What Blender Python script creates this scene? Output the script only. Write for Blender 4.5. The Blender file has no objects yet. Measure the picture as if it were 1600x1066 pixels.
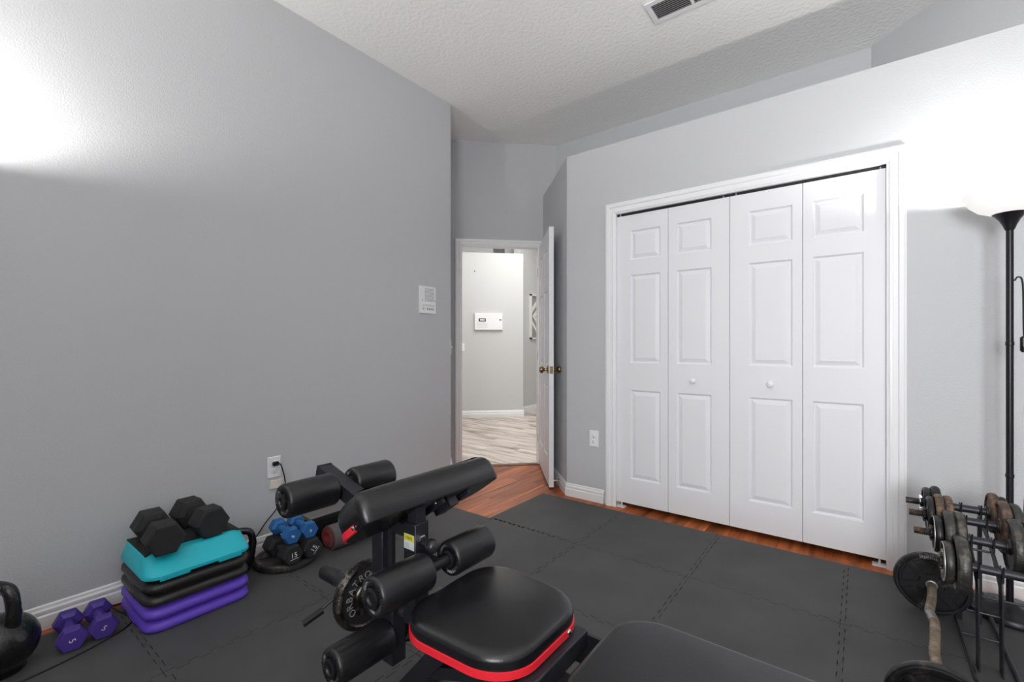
import bpy, bmesh, math, random
from mathutils import Vector, Matrix
random.seed(7)
S = bpy.context.scene
COL = S.collection
PI = math.pi

# ---------------------------------------------------------------- camera, world, lights, exposure
cam = bpy.data.cameras.new('camera'); cam.lens = 36 * 711 / 1600; cam.sensor_width = 36; cam.shift_y = 0.005
cam.clip_start = 0.02
co = bpy.data.objects.new('camera', cam); COL.objects.link(co)
co.location = (0, 0, 1.11); co.rotation_euler = (PI / 2, 0, math.radians(37.5)); S.camera = co
S.view_settings.view_transform = 'Standard'; S.view_settings.look = 'None'
S.view_settings.gamma = 1; S.view_settings.use_curve_mapping = False
S.view_settings.exposure = 0.37
W = bpy.data.worlds.new('world'); S.world = W; W.use_nodes = True
bg = W.node_tree.nodes['Background']; bg.inputs[0].default_value = (0.80, 0.90, 1.0, 1); bg.inputs[1].default_value = 1.0

def light(name, kind, loc, power, color=(1, 1, 1), rot=(0, 0, 0), **kw):
    l = bpy.data.lights.new(name, kind); l.energy = power; l.color = color
    for k, v in kw.items(): setattr(l, k, v)
    o = bpy.data.objects.new(name, l); COL.objects.link(o); o.location = loc; o.rotation_euler = rot
    return o
LAMP_R = (0.4815, 2.712); LAMP_L = (-2.295, -0.16); LAMP_FILL = (0.55, -1.30); BULB_Z = 1.705; WIN_X = 0.8
for (lx_, ly_), pw_ in ((LAMP_R, 17), (LAMP_L, 38), (LAMP_FILL, 125)):     # bulbs inside the bowls; the last lamp is added, unseen, to brighten the room
    light('torchiere_bulb', 'POINT', (lx_, ly_, BULB_Z), pw_, (1, 0.99, 0.975), shadow_soft_size=0.03)
light('window_daylight', 'AREA', (WIN_X, -1.80, 1.42), 44, (0.97, 0.985, 1.0), (PI / 2 + math.radians(0), 0, 0), shape='RECTANGLE', size=1.2, size_y=1.3, spread=math.radians(102))
light('hall_fill_light', 'AREA', (-3.25, 4.75, 3.15), 52, (1, 0.985, 0.96), (0, 0, 0), shape='RECTANGLE', size=1.8, size_y=1.8)  # broad unseen light added to brighten the hall, no fixture modelled

# ---------------------------------------------------------------- materials
def srgb(r, g, b):
    f = lambda c: (c / 255 / 12.92) if c / 255 <= 0.04045 else ((c / 255 + 0.055) / 1.055) ** 2.4
    return (f(r), f(g), f(b), 1)
MATS = {}
def mat(name, color, rough=0.5, metal=0.0, bump=0.0, bscale=100.0, var=0.0, vscale=8.0, spec=0.5, coat=0.0, detail=3.0, rand=0.0):
    m = bpy.data.materials.new(name); m.use_nodes = True; nt = m.node_tree; n = nt.nodes; L = nt.links
    b = n['Principled BSDF']; b.inputs['Base Color'].default_value = color
    b.inputs['Roughness'].default_value = rough; b.inputs['Metallic'].default_value = metal
    b.inputs['Specular IOR Level'].default_value = spec; b.inputs['Coat Weight'].default_value = coat
    tc = n.new('ShaderNodeTexCoord')
    if var or rand:
        hs = n.new('ShaderNodeHueSaturation'); hs.inputs['Color'].default_value = color
        val = None
        if var:
            t = n.new('ShaderNodeTexNoise'); t.inputs['Scale'].default_value = vscale; t.inputs['Detail'].default_value = 5
            L.new(tc.outputs['Object'], t.inputs['Vector'])
            mr = n.new('ShaderNodeMapRange'); mr.inputs['From Min'].default_value = 0.3; mr.inputs['From Max'].default_value = 0.7
            mr.inputs['To Min'].default_value = 1 - var; mr.inputs['To Max'].default_value = 1 + var
            L.new(t.outputs['Fac'], mr.inputs['Value']); val = mr.outputs['Result']
        if rand:
            oi = n.new('ShaderNodeObjectInfo'); mr2 = n.new('ShaderNodeMapRange')
            mr2.inputs['To Min'].default_value = 1 - rand; mr2.inputs['To Max'].default_value = 1 + rand
            L.new(oi.outputs['Random'], mr2.inputs['Value'])
            if val:
                mm = n.new('ShaderNodeMath'); mm.operation = 'MULTIPLY'; L.new(val, mm.inputs[0]); L.new(mr2.outputs['Result'], mm.inputs[1]); val = mm.outputs[0]
            else: val = mr2.outputs['Result']
        L.new(val, hs.inputs['Value']); L.new(hs.outputs['Color'], b.inputs['Base Color'])
    if bump:
        t = n.new('ShaderNodeTexNoise'); bd = 0.012 if bscale < 70 else 0.004; t.inputs['Scale'].default_value = bscale; t.inputs['Detail'].default_value = detail
        bp = n.new('ShaderNodeBump'); bp.inputs['Strength'].default_value = bump; bp.inputs['Distance'].default_value = bd
        L.new(tc.outputs['Object'], t.inputs['Vector']); L.new(t.outputs['Fac'], bp.inputs['Height']); L.new(bp.outputs['Normal'], b.inputs['Normal'])
    MATS[name] = m
    return m

def wood(name, c1, c2, along, rough=0.35, rand=0.25, stretch=14, scale=6, c3=None):
    m = bpy.data.materials.new(name); m.use_nodes = True; nt = m.node_tree; n = nt.nodes; L = nt.links
    b = n['Principled BSDF']; b.inputs['Roughness'].default_value = rough
    tc = n.new('ShaderNodeTexCoord'); mp = n.new('ShaderNodeMapping'); oi = n.new('ShaderNodeObjectInfo')
    sc = [scale * stretch / 4] * 3; sc['XYZ'.index(along)] = scale / 4
    mp.inputs['Scale'].default_value = sc
    va = n.new('ShaderNodeVectorMath'); va.operation = 'MULTIPLY_ADD'
    cx = n.new('ShaderNodeCombineXYZ'); 
    for i in range(3): L.new(oi.outputs['Random'], cx.inputs[i])
    va.inputs[1].default_value = (37, 37, 37); L.new(cx.outputs[0], va.inputs[0]); L.new(tc.outputs['Object'], va.inputs[2])
    L.new(va.outputs[0], mp.inputs['Vector'])
    t = n.new('ShaderNodeTexNoise'); t.inputs['Scale'].default_value = 1.0; t.inputs['Detail'].default_value = 7; t.inputs['Roughness'].default_value = 0.62
    t.inputs['Distortion'].default_value = 0.6
    L.new(mp.outputs[0], t.inputs['Vector'])
    r = n.new('ShaderNodeValToRGB'); r.color_ramp.elements[0].position = 0.33; r.color_ramp.elements[1].position = 0.68
    r.color_ramp.elements[0].color = c1; r.color_ramp.elements[1].color = c2
    if c3: e = r.color_ramp.elements.new(0.5); e.color = c3
    L.new(t.outputs['Fac'], r.inputs['Fac'])
    hs = n.new('ShaderNodeHueSaturation'); mr = n.new('ShaderNodeMapRange')
    mr.inputs['To Min'].default_value = 1 - rand; mr.inputs['To Max'].default_value = 1 + rand
    L.new(oi.outputs['Random'], mr.inputs['Value']); L.new(mr.outputs['Result'], hs.inputs['Value'])
    L.new(r.outputs['Color'], hs.inputs['Color']); L.new(hs.outputs['Color'], b.inputs['Base Color'])
    bp = n.new('ShaderNodeBump'); bp.inputs['Strength'].default_value = 0.15; bp.inputs['Distance'].default_value = 0.002
    L.new(t.outputs['Fac'], bp.inputs['Height']); L.new(bp.outputs['Normal'], b.inputs['Normal'])
    MATS[name] = m
    return m

def worn(name, base, wear, amount=0.5, rough=0.5, metal=0.4, scale=18, bump=0.25):
    """a coated surface with patches of another colour (rust, chipped paint)"""
    m = mat(name, base, rough, metal, bump, 140); nt = m.node_tree; n = nt.nodes; L = nt.links
    b = n['Principled BSDF']; tc = n.new('ShaderNodeTexCoord'); t = n.new('ShaderNodeTexNoise')
    t.inputs['Scale'].default_value = scale; t.inputs['Detail'].default_value = 8; t.inputs['Roughness'].default_value = 0.7
    L.new(tc.outputs['Object'], t.inputs['Vector'])
    r = n.new('ShaderNodeValToRGB'); r.color_ramp.elements[0].position = 0.62 - 0.3 * amount; r.color_ramp.elements[1].position = 0.75 - 0.3 * amount
    r.color_ramp.elements[0].color = base; r.color_ramp.elements[1].color = wear
    L.new(t.outputs['Fac'], r.inputs['Fac']); L.new(r.outputs['Color'], b.inputs['Base Color'])
    return m

M = MATS
mat('wall_paint', srgb(197, 198, 200), 0.7, 0, 0.35, 150, spec=0.25)
mat('hall_paint', srgb(205, 205, 204), 0.6, 0, 0.15, 150, spec=0.3)
mat('ceiling_paint', srgb(247, 247, 245), 0.8, 0, 0.45, 42, spec=0.2, detail=4)
mat('trim_white', srgb(238, 238, 239), 0.32)
mat('door_white', srgb(232, 232, 235), 0.5, 0, 0.06, 90, spec=0.35)
mat('plastic_white', srgb(240, 240, 240), 0.3)
mat('plastic_ivory', srgb(235, 222, 216), 0.4)
mat('slot_dark', srgb(40, 40, 42), 0.5)
mat('grille_grey', srgb(200, 200, 202), 0.5, 0, 0.3, 900)
mat('foam_mat', srgb(75, 75, 75), 0.62, 0, 0.22, 420, 0.14, 4, spec=0.35)
mat('vinyl_black', srgb(20, 20, 22), 0.26, 0, 0.10, 420, spec=0.55)
mat('roller_vinyl', srgb(26, 26, 28), 0.31, 0, 0.06, 300, spec=0.5)
mat('roller_end', srgb(30, 30, 32), 0.55, 0, 0.8, 160)
mat('steel_black', srgb(38, 39, 44), 0.42, 0.2, 0.04, 300)
mat('plastic_black', srgb(24, 24, 26), 0.4)
mat('knob_black', srgb(40, 40, 43), 0.22)
mat('rubber_black', srgb(34, 34, 35), 0.72, 0, 0.15, 350)
mat('hammer_black', srgb(22, 22, 24), 0.28, 0.2, 0.5, 110, coat=0.4)
mat('red_vinyl', srgb(226, 38, 52), 0.38, 0, 0.05, 300)
mat('chrome', srgb(205, 207, 212), 0.14, 1.0)
mat('teal_plastic', srgb(34, 188, 204), 0.42, 0, 0.05, 500)
mat('purple_plastic', srgb(100, 68, 196), 0.45, 0, 0.05, 500)
mat('black_plastic', srgb(38, 36, 37), 0.36, 0, 0.05, 500)
mat('purple_vinyl', srgb(72, 52, 142), 0.5, 0, 0.05, 400)
mat('blue_vinyl', srgb(34, 98, 160), 0.5, 0, 0.05, 400)
mat('print_white', srgb(222, 224, 230), 0.5)
mat('print_yellow', srgb(226, 220, 70), 0.5)
mat('print_olive', srgb(150, 148, 40), 0.5)
mat('print_grey', srgb(190, 205, 205), 0.5)
mat('letter_grey', srgb(178, 178, 176), 0.4, 0.5)
mat('mat_red', srgb(176, 66, 66), 0.75, 0, 0.4, 500)
mat('mat_grey', srgb(92, 88, 88), 0.8, 0, 0.4, 500)
mat('box_lid', srgb(108, 105, 104), 0.7, 0, 0.1, 300)
mat('brass_aged', srgb(150, 128, 92), 0.26, 1.0)
mat('lamp_black', srgb(28, 28, 31), 0.35, 0.3)
mat('cord_black', srgb(14, 14, 15), 0.5)
mat('vent_white', srgb(232, 232, 234), 0.45)
mat('vent_dark', srgb(60, 60, 62), 0.6)
mat('track_dark', srgb(52, 50, 50), 0.5, 0.5)
mat('screw_grey', srgb(150, 150, 150), 0.4, 0.6)
mat('lcd_white', srgb(225, 228, 228), 0.4)
mat('art_grey', srgb(150, 150, 148), 0.7); mat('art_white', srgb(228, 227, 222), 0.7)
worn('cast_iron', srgb(46, 47, 48), srgb(104, 102, 98), 0.25, 0.42, 0.5)
worn('plate_black', srgb(36, 36, 37), srgb(92, 86, 80), 0.22, 0.36, 0.45)
worn('plate_rusty', srgb(72, 62, 56), srgb(126, 98, 80), 0.6, 0.6, 0.3, 30)
worn('plate_worn', srgb(60, 60, 58), srgb(98, 93, 86), 0.4, 0.38, 0.5, 26)
worn('bar_bare', srgb(150, 148, 146), srgb(186, 184, 180), 0.5, 0.35, 0.7)
worn('bar_rusty', srgb(128, 108, 90), srgb(160, 146, 128), 0.55, 0.55, 0.5, 35)
worn('thread_rusty', srgb(58, 52, 48), srgb(108, 80, 64), 0.5, 0.5, 0.5, 50)
worn('thread_dark', srgb(48, 47, 46), srgb(110, 106, 100), 0.4, 0.4, 0.7, 60)
wood('wood_floor', srgb(112, 54, 24), srgb(206, 120, 66), 'Y', 0.42, 0.2, 12, 5, srgb(168, 90, 48))
wood('hall_planks', srgb(118, 102, 92), srgb(228, 218, 209), 'X', 0.4, 0.12, 9, 4.5, srgb(205, 193, 182))
wood('threshold_wood', srgb(80, 48, 26), srgb(140, 92, 58), 'X', 0.4, 0.1)

def bowl_material():
    m = bpy.data.materials.new('frosted_bowl'); m.use_nodes = True; nt = m.node_tree; n = nt.nodes; L = nt.links
    n.remove(n['Principled BSDF']); out = n['Material Output']
    d = n.new('ShaderNodeBsdfDiffuse'); d.inputs[0].default_value = (0.7, 0.7, 0.7, 1)
    t = n.new('ShaderNodeBsdfTranslucent'); t.inputs[0].default_value = (0.02, 0.02, 0.02, 1)
    mx = n.new('ShaderNodeMixShader'); mx.inputs[0].default_value = 0.5
    e = n.new('ShaderNodeEmission'); e.inputs[0].default_value = (1, 0.99, 0.975, 1); e.inputs[1].default_value = 0.6
    a = n.new('ShaderNodeAddShader')
    L.new(d.outputs[0], mx.inputs[1]); L.new(t.outputs[0], mx.inputs[2]); L.new(mx.outputs[0], a.inputs[0]); L.new(e.outputs[0], a.inputs[1]); L.new(a.outputs[0], out.inputs[0])
    MATS['frosted_bowl'] = m
def glass_material():
    m = bpy.data.materials.new('window_glass'); m.use_nodes = True; nt = m.node_tree; n = nt.nodes; L = nt.links
    n.remove(n['Principled BSDF']); out = n['Material Output']
    t = n.new('ShaderNodeBsdfTransparent'); g = n.new('ShaderNodeBsdfGlossy'); g.inputs['Roughness'].default_value = 0.02
    mx = n.new('ShaderNodeMixShader'); mx.inputs[0].default_value = 0.07
    L.new(t.outputs[0], mx.inputs[1]); L.new(g.outputs[0], mx.inputs[2]); L.new(mx.outputs[0], out.inputs[0])
    MATS['window_glass'] = m
bowl_material(); glass_material()
def bulb_material():
    m = mat('bulb_white', (1, 1, 1, 1), 0.5); b = m.node_tree.nodes['Principled BSDF']
    b.inputs['Emission Color'].default_value = (1, 0.98, 0.95, 1); b.inputs['Emission Strength'].default_value = 6
bulb_material()

# ---------------------------------------------------------------- mesh builder
def basis(axis):
    a = Vector(axis).normalized(); ref = Vector((0, 0, 1)) if abs(a.z) < 0.95 else Vector((1, 0, 0))
    u = ref.cross(a).normalized(); v = a.cross(u); return a, u, v
class MB:
    def __init__(s): s.b = bmesh.new()
    def face(s, vs):
        try: return s.b.faces.new(vs)
        except ValueError: return None
    def quadloop(s, A, B):
        n = len(A)
        for i in range(n): s.face([A[i], A[(i + 1) % n], B[(i + 1) % n], B[i]])
    def rings(s, rings, cap0=True, cap1=True, closed=False):
        R = [[s.b.verts.new(p) for p in r] for r in rings]
        for i in range(len(R) - 1): s.quadloop(R[i], R[i + 1])
        if closed: s.quadloop(R[-1], R[0])
        else:
            if cap0: s.face(R[0][::-1])
            if cap1: s.face(R[-1])
        return s
    def box(s, x0, x1, y0, y1, z0, z1, bev=0.0):
        if bev:
            b = min(bev, (x1 - x0) / 2.01, (y1 - y0) / 2.01, (z1 - z0) / 2.01)
            def ring(z, i): 
                return [(x0 + b, y0 + i, z), (x1 - b, y0 + i, z), (x1 - i, y0 + b, z), (x1 - i, y1 - b, z), (x1 - b, y1 - i, z), (x0 + b, y1 - i, z), (x0 + i, y1 - b, z), (x0 + i, y0 + b, z)]
            def ringi(z):
                return [(x0 + b, y0 + b, z), (x1 - b, y0 + b, z), (x1 - b, y0 + b, z), (x1 - b, y1 - b, z), (x1 - b, y1 - b, z), (x0 + b, y1 - b, z), (x0 + b, y1 - b, z), (x0 + b, y0 + b, z)]
            s.rings([ringi(z0), ring(z0 + b, 0), ring(z1 - b, 0), ringi(z1)])
            return s
        s.rings([[(x0, y0, z0), (x1, y0, z0), (x1, y1, z0), (x0, y1, z0)], [(x0, y0, z1), (x1, y0, z1), (x1, y1, z1), (x0, y1, z1)]])
        return s
    def prism(s, poly, z0, z1):
        s.rings([[(x, y, z0) for x, y in poly], [(x, y, z1) for x, y in poly]]); return s
    def extr(s, pts, vec):
        v = Vector(vec); s.rings([[Vector(p) for p in pts], [Vector(p) + v for p in pts]]); return s
    def lathe(s, prof, c=(0, 0, 0), axis=(0, 0, 1), seg=24, closed=False, phase=0.0):
        """prof: list of (r, h) along axis from c"""
        a, u, v = basis(axis); c = Vector(c)
        rr = []
        for r, h in prof:
            r = max(r, 1e-5)
            rr.append([c + a * h + (u * math.cos(t) + v * math.sin(t)) * r for t in [phase + 2 * PI * k / seg for k in range(seg)]])
        s.rings(rr, closed=closed); return s
    def cyl(s, p, q, r, seg=16, bev=0.0, r2=None):
        p, q = Vector(p), Vector(q); L = (q - p).length; r2 = r if r2 is None else r2
        if bev: prof = [(r - bev, 0), (r - bev * .3, bev * .3), (r, bev), (r2, L - bev), (r2 - bev * .3, L - bev * .3), (r2 - bev, L)]
        else: prof = [(r, 0), (r2, L)]
        return s.lathe(prof, p, q - p, seg)
    def beam(s, p, q, w, h, up=(0, 0, 1)):
        p, q = Vector(p), Vector(q); a = (q - p).normalized(); side = a.cross(Vector(up)).normalized(); upv = side.cross(a)
        f = lambda c: [c + side * sx * w / 2 + upv * sz * h / 2 for sx, sz in ((-1, -1), (1, -1), (1, 1), (-1, 1))]
        s.rings([f(p), f(q)]); return s
    def tube(s, pts, r, seg=8, smooth=0, radii=None):
        P = [Vector(p) for p in pts]
        if smooth:
            Q = []
            for i in range(len(P) - 1):
                p0 = P[max(i - 1, 0)]; p1 = P[i]; p2 = P[i + 1]; p3 = P[min(i + 2, len(P) - 1)]
                for k in range(smooth):
                    t = k / smooth
                    Q.append(0.5 * ((2 * p1) + (p2 - p0) * t + (2 * p0 - 5 * p1 + 4 * p2 - p3) * t * t + (3 * p1 - p0 - 3 * p2 + p3) * t ** 3))
            Q.append(P[-1]); P = Q
        u = None; rr = []
        for i, p in enumerate(P):
            a = (P[min(i + 1, len(P) - 1)] - P[max(i - 1, 0)]).normalized()
            if u is None: u = basis(a)[1]
            u = (u - a * u.dot(a)).normalized(); v = a.cross(u)
            ri = radii[min(int(i / (len(P) - 1) * (len(radii) - 1) + .5), len(radii) - 1)] if radii else r
            rr.append([p + (u * math.cos(2 * PI * k / seg) + v * math.sin(2 * PI * k / seg)) * ri for k in range(seg)])
        s.rings(rr); return s
    def sphere(s, c, r, seg=16, n=10, sz=1.0):
        return s.lathe([(r * math.sin(PI * k / n), -r * sz * math.cos(PI * k / n)) for k in range(n + 1)], c, (0, 0, 1), seg)
    def xform(s, mtx): bmesh.ops.transform(s.b, matrix=mtx, verts=s.b.verts); return s
    def build(s, name, m, parent=None, angle=38, weld=True):
        if weld: bmesh.ops.remove_doubles(s.b, verts=s.b.verts, dist=1e-5)
        bad = [f for f in s.b.faces if f.calc_area() < 1e-12]
        if bad: bmesh.ops.delete(s.b, geom=bad, context='FACES')
        bmesh.ops.recalc_face_normals(s.b, faces=s.b.faces)
        me = bpy.data.meshes.new(name)
        root = parent
        while root is not None and root.parent: root = root.parent
        if root is not None and root.get('world_build'):
            bmesh.ops.translate(s.b, verts=s.b.verts, vec=-Vector(root.location))
        s.b.to_mesh(me); s.b.free()
        me.shade_smooth(); me.set_sharp_from_angle(angle=math.radians(angle))
        if m: me.materials.append(MATS[m])
        o = bpy.data.objects.new(name, me); COL.objects.link(o)
        if parent: o.parent = parent
        return o
def tag(o, label=None, cat=None, group=None, kind=None):
    if label: o['label'] = label
    if cat: o['category'] = cat
    if group: o['group'] = group
    if kind: o['kind'] = kind
    return o
def thing(name, label, cat, loc=(0, 0, 0), rot=(0, 0, 0), group=None, world=True):
    o = bpy.data.objects.new(name, None); COL.objects.link(o); o.location = loc; o.rotation_euler = rot; o.empty_display_size = 0.05
    if world: o['world_build'] = 1
    return tag(o, label, cat, group)
def sroot(name, loc=(0, 0, 0)):
    o = bpy.data.objects.new(name, None); COL.objects.link(o); o.location = loc; o['world_build'] = 1; o['kind'] = 'structure'; return o
def struct(o): o['kind'] = 'structure'; return o
def copy_tree(o, parent=None):
    c = o.copy(); COL.objects.link(c); c.parent = parent
    for ch in list(o.children): copy_tree(ch, c)
    return c
def text_mesh(name, txt, size, m, parent, mtx, depth=0.0006):
    cu = bpy.data.curves.new(name, 'FONT'); cu.body = txt; cu.size = size; cu.align_x = 'CENTER'; cu.align_y = 'CENTER'; cu.extrude = depth; cu.resolution_u = 3
    t = bpy.data.objects.new(name + '_tmp', cu); COL.objects.link(t)
    bpy.context.view_layer.update()
    me = bpy.data.meshes.new_from_object(t.evaluated_get(bpy.context.evaluated_depsgraph_get()))
    bpy.data.objects.remove(t); bpy.data.curves.remove(cu)
    me.name = name; me.transform(mtx); me.materials.clear(); me.materials.append(MATS[m])
    o = bpy.data.objects.new(name, me); COL.objects.link(o); o.parent = parent
    return o
def frame_mtx(origin, right, up):
    r = Vector(right).normalized(); u = Vector(up).normalized(); n = r.cross(u)
    return Matrix(((r.x, u.x, n.x, origin[0]), (r.y, u.y, n.y, origin[1]), (r.z, u.z, n.z, origin[2]), (0, 0, 0, 1)))
def clip(poly, a, b, c):
    """keep a*x+b*y<=c"""
    out = []
    for i in range(len(poly)):
        p, q = poly[i], poly[(i + 1) % len(poly)]
        dp, dq = a * p[0] + b * p[1] - c, a * q[0] + b * q[1] - c
        if dp <= 0: out.append(p)
        if dp * dq < 0:
            t = dp / (dp - dq); out.append((p[0] + t * (q[0] - p[0]), p[1] + t * (q[1] - p[1])))
    return out
def rrect(hx, hy, r, n=6):
    out = []
    for cx, cy, a0 in ((hx - r, hy - r, 0), (-hx + r, hy - r, PI / 2), (-hx + r, -hy + r, PI), (hx - r, -hy + r, 1.5 * PI)):
        for k in range(n + 1):
            t = a0 + k / n * PI / 2; out.append((cx + r * math.cos(t), cy + r * math.sin(t)))
    return out

# ================================================================ SETTING
XL, YC, ZC, ZL, YB = -2.545, 2.94, 3.0, 2.52, 3.66      # left wall, closet wall, ceiling, ledge height, wall above ledge
XR, YK = 1.7, -1.75                                       # right and back walls (out of frame)
s2 = math.sqrt(.5)
P0 = (-2.9825, 2.9655); K = 5.948                          # door wall lies on y = x + K
U = lambda u, d=0.0: (P0[0] + s2 * u - s2 * d, P0[1] + s2 * u + s2 * d)   # along door wall, d = out to the hall

# floor with planks running along y
fl = struct(MB().prism([(-3.2, YK - .1), (XR + .1, YK - .1), (XR + .1, 3.7), (-2.2, 3.7), (-3.2, 2.75)], -0.12, -0.009).build('floor', 'wood_floor'))
x = -3.12; i = 0; meshes = {}
while x < XR:
    y = YK - random.random() * 1.1
    while y < 3.7:
        poly = [(x + .0008, y + .0008), (x + .1242, y + .0008), (x + .1242, y + 1.2092), (x + .0008, y + 1.2092)]
        poly = clip(poly, -1, 1, K + 0.02); poly = clip(poly, 0, 1, 3.66); poly = clip(poly, 0, -1, -YK)
        if len(poly) > 2: MB().prism(poly, -0.0095, 0.0).build('plank', 'wood_floor', fl, weld=False)
        y += 1.21
    x += .125
# hall floor, planks along x
hf = struct(MB().prism([U(-1.5, .005), U(3.5, .005), (-1.0, 8.4), (-6.5, 8.4), (-6.5, 3.0)], -0.12, -0.0025).build('floor_hall', 'hall_planks'))
y = 2.6; 
while y < 8.3:
    x = -6.4 + random.random() * .9
    while x < -1.4:
        poly = [(x + .001, y + .001), (x + .899, y + .001), (x + .899, y + .149), (x + .001, y + .149)]
        poly = clip(poly, 1, -1, -K - .035)
        if len(poly) > 2 and x + y * .3 > -5: MB().prism(poly, -0.0035, 0.004).build('plank', 'hall_planks', hf, weld=False)
        x += .9
    y += .15
struct(MB().extr([U(.0, -.035) + (0,), U(.0, -.028) + (.008,), U(0, .03) + (.008,), U(0, .04) + (0.003,)], (s2 * .86, s2 * .86, 0)).build('trim_threshold', 'threshold_wood'))

# walls
struct(MB().prism([(XL, YK), (XL, 2.528), P0, (P0[0] - .09, P0[1] - .09), (XL - .12, 2.42), (XL - .12, YK)], 0, ZC).build('wall_left', 'wall_paint'))
OU0, OU1, OZ = .090, .822, 2.045        # door opening along the door wall
mb = MB()
for a, b, z0, z1 in ((-.02, OU0, 0, ZC), (OU1, 1.05, 0, ZC), (OU0, OU1, OZ, ZC)):
    mb.prism([U(a), U(b), U(b, .115), U(a, .115)], z0, z1)
struct(mb.build('wall_doorway', 'wall_paint', weld=False))
CX0, CX1, CZ = -1.352, 0.108, 2.03      # closet opening
mb = MB()
mb.box(-1.74, CX0, YC, YC + .11, 0, ZL).box(CX1, XR, YC, YC + .11, 0, ZL).box(CX0, CX1, YC, YC + .11, CZ, ZL)
struct(mb.build('wall_closet', 'wall_paint', weld=False))
struct(MB().prism([(-1.74, 2.94), (-2.375, 3.575), (-2.30, 3.65), (-1.695, 3.05)], 0, ZL).build('wall_closet_return', 'wall_paint'))
struct(MB().prism([(-1.72, YC + .05), (XR, YC + .05), (XR, YB), (-2.29, YB), (-2.33, 3.60)], ZL - .08, ZL - .002).build('trim_ledge', 'wall_paint'))
struct(MB().box(-2.4, XR, YB, YB + .1, 0, ZC).build('wall_upper', 'wall_paint'))
struct(MB().prism([(.05, YB), (.77, YC), (XR, YC), (XR, YB)], ZL, ZC).build('wall_upper_angled', 'wall_paint'))
struct(MB().box(XR, XR + .1, YK, YB, 0, ZC).build('wall_right', 'wall_paint'))
WX0, WX1, WZ0, WZ1 = .18, 1.42, .75, 2.1
mb = MB().box(XL - .1, WX0, YK - .1, YK, 0, ZC).box(WX1, XR, YK - .1, YK, 0, ZC).box(WX0, WX1, YK - .1, YK, 0, WZ0).box(WX0, WX1, YK - .1, YK, WZ1, ZC)
struct(mb.build('wall_back', 'wall_paint', weld=False))
win = sroot('window_1', (.8, YK, 1.45))
mb = MB()
for a in (WX0, WX1 - .05, .775): mb.box(a, a + .05, YK - .07, YK - .02, WZ0, WZ1)
for z in (WZ0, WZ1 - .05, 1.42): mb.box(WX0, WX1, YK - .07, YK - .02, z, z + .05)
mb.build('window_frame', 'trim_white', win, weld=False)
for a in (WX0 + .05, .825): MB().box(a, a + .545, YK - .047, YK - .043, WZ0 + .05, WZ1 - .05).build('pane', 'window_glass', win)
MB().box(WX0 - .04, WX1 + .04, YK - .02, YK + .06, WZ0 - .03, WZ0).build('window_sill', 'trim_white', win)
struct(MB().prism([(XL - .12, YK - .1), (XR + .1, YK - .1), (XR + .1, YB + .1), (-2.2, YB + .1), U(-.05, .1), U(-.1, 0)], ZC, ZC + .1).build('ceiling', 'ceiling_paint'))

# hall beyond the door
HK = 9.985                                  # hall wall on y = x + HK
Hn = lambda t, d=0.0: (-4.21 + s2 * t - s2 * d, 5.775 + s2 * t + s2 * d)   # t<=0 leftwards
struct(MB().prism([Hn(-2.6), Hn(0), Hn(0, .25), Hn(-2.6, .25)], 0, 2.56).build('wall_hall', 'hall_paint'))
struct(MB().box(-4.55, -4.43, 5.98, 8.4, 0, 3.4).build('wall_hall_side', 'hall_paint'))
struct(MB().prism([Hn(-4.5, 2.2), Hn(3.5, 2.2), Hn(3.5, 2.3), Hn(-4.5, 2.3)], 0, 3.5).build('wall_hall_far', 'hall_paint'))
struct(MB().prism([U(1.7), U(1.8), (U(1.8)[0] - 3.6 * s2, U(1.8)[1] + 3.6 * s2 + 1.2), (U(1.7)[0] - 3.6 * s2, U(1.7)[1] + 3.6 * s2 + 1.2)], 0, 3.2).build('wall_hall_right', 'hall_paint'))
struct(MB().prism([U(-1.6), U(-1.5), (U(-1.5)[0] - 3.2 * s2, U(-1.5)[1] + 3.2 * s2), (U(-1.6)[0] - 3.2 * s2, U(-1.6)[1] + 3.2 * s2)], 0, 3.2).build('wall_hall_left', 'hall_paint'))
struct(MB().prism([U(-1.8, .12), U(3.5, .12), Hn(3.5, 2.4), Hn(-4.5, 2.4)], 3.2, 3.3).build('ceiling_hall', 'ceiling_paint'))
struct(MB().prism([U(-1.6, 0), U(-.02, 0), U(-.02, .115), U(-1.6, .115)], 0, 3.2).build('wall_hall_near', 'hall_paint'))
# two beams of the hall soffit seen over the wall top
for a, b, nm in ((-1.2, -.42, 'trim_1'), (-.22, -.03, 'trim_2')):
    struct(MB().prism([Hn(a, .6), Hn(b, .6), Hn(b, .8), Hn(a, .8)], 2.56 if 0 else 2.4, 3.2).build(nm, 'wall_paint'))

# baseboards (profile swept along straight runs)
def base(name, p, q, n, m='trim_white', h=.095):
    """n: horizontal normal into the room"""
    p = Vector((p[0], p[1], 0)); q = Vector((q[0], q[1], 0)); n = Vector((n[0], n[1], 0)).normalized()
    k = h / .095
    prof = [(-.005, 0), (.014, 0), (.0155, .006), (.014, .052 * k), (.010, .058 * k), (.0115, .064 * k), (.0115, .074 * k), (.007, .081 * k), (.006, .090 * k), (.002, .095 * k), (-.005, .095 * k)]
    return struct(MB().extr([p + n * a + Vector((0, 0, z)) for a, z in prof], q - p).build(name, m, angle=20))
base('baseboard_left', (XL, YK), (XL, 2.53), (1, 0))
base('baseboard_recess', (XL + .002, 2.53), U(-.0, -.0), (s2, s2))
base('baseboard_closet_left', (-1.74, YC), (CX0 - .085, YC), (0, -1))
base('baseboard_closet_right', (CX1 + .07, YC), (XR, YC), (0, -1))
base('baseboard_return', (-2.37, 3.57), (-1.738, 2.938), (-s2, -s2))
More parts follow.
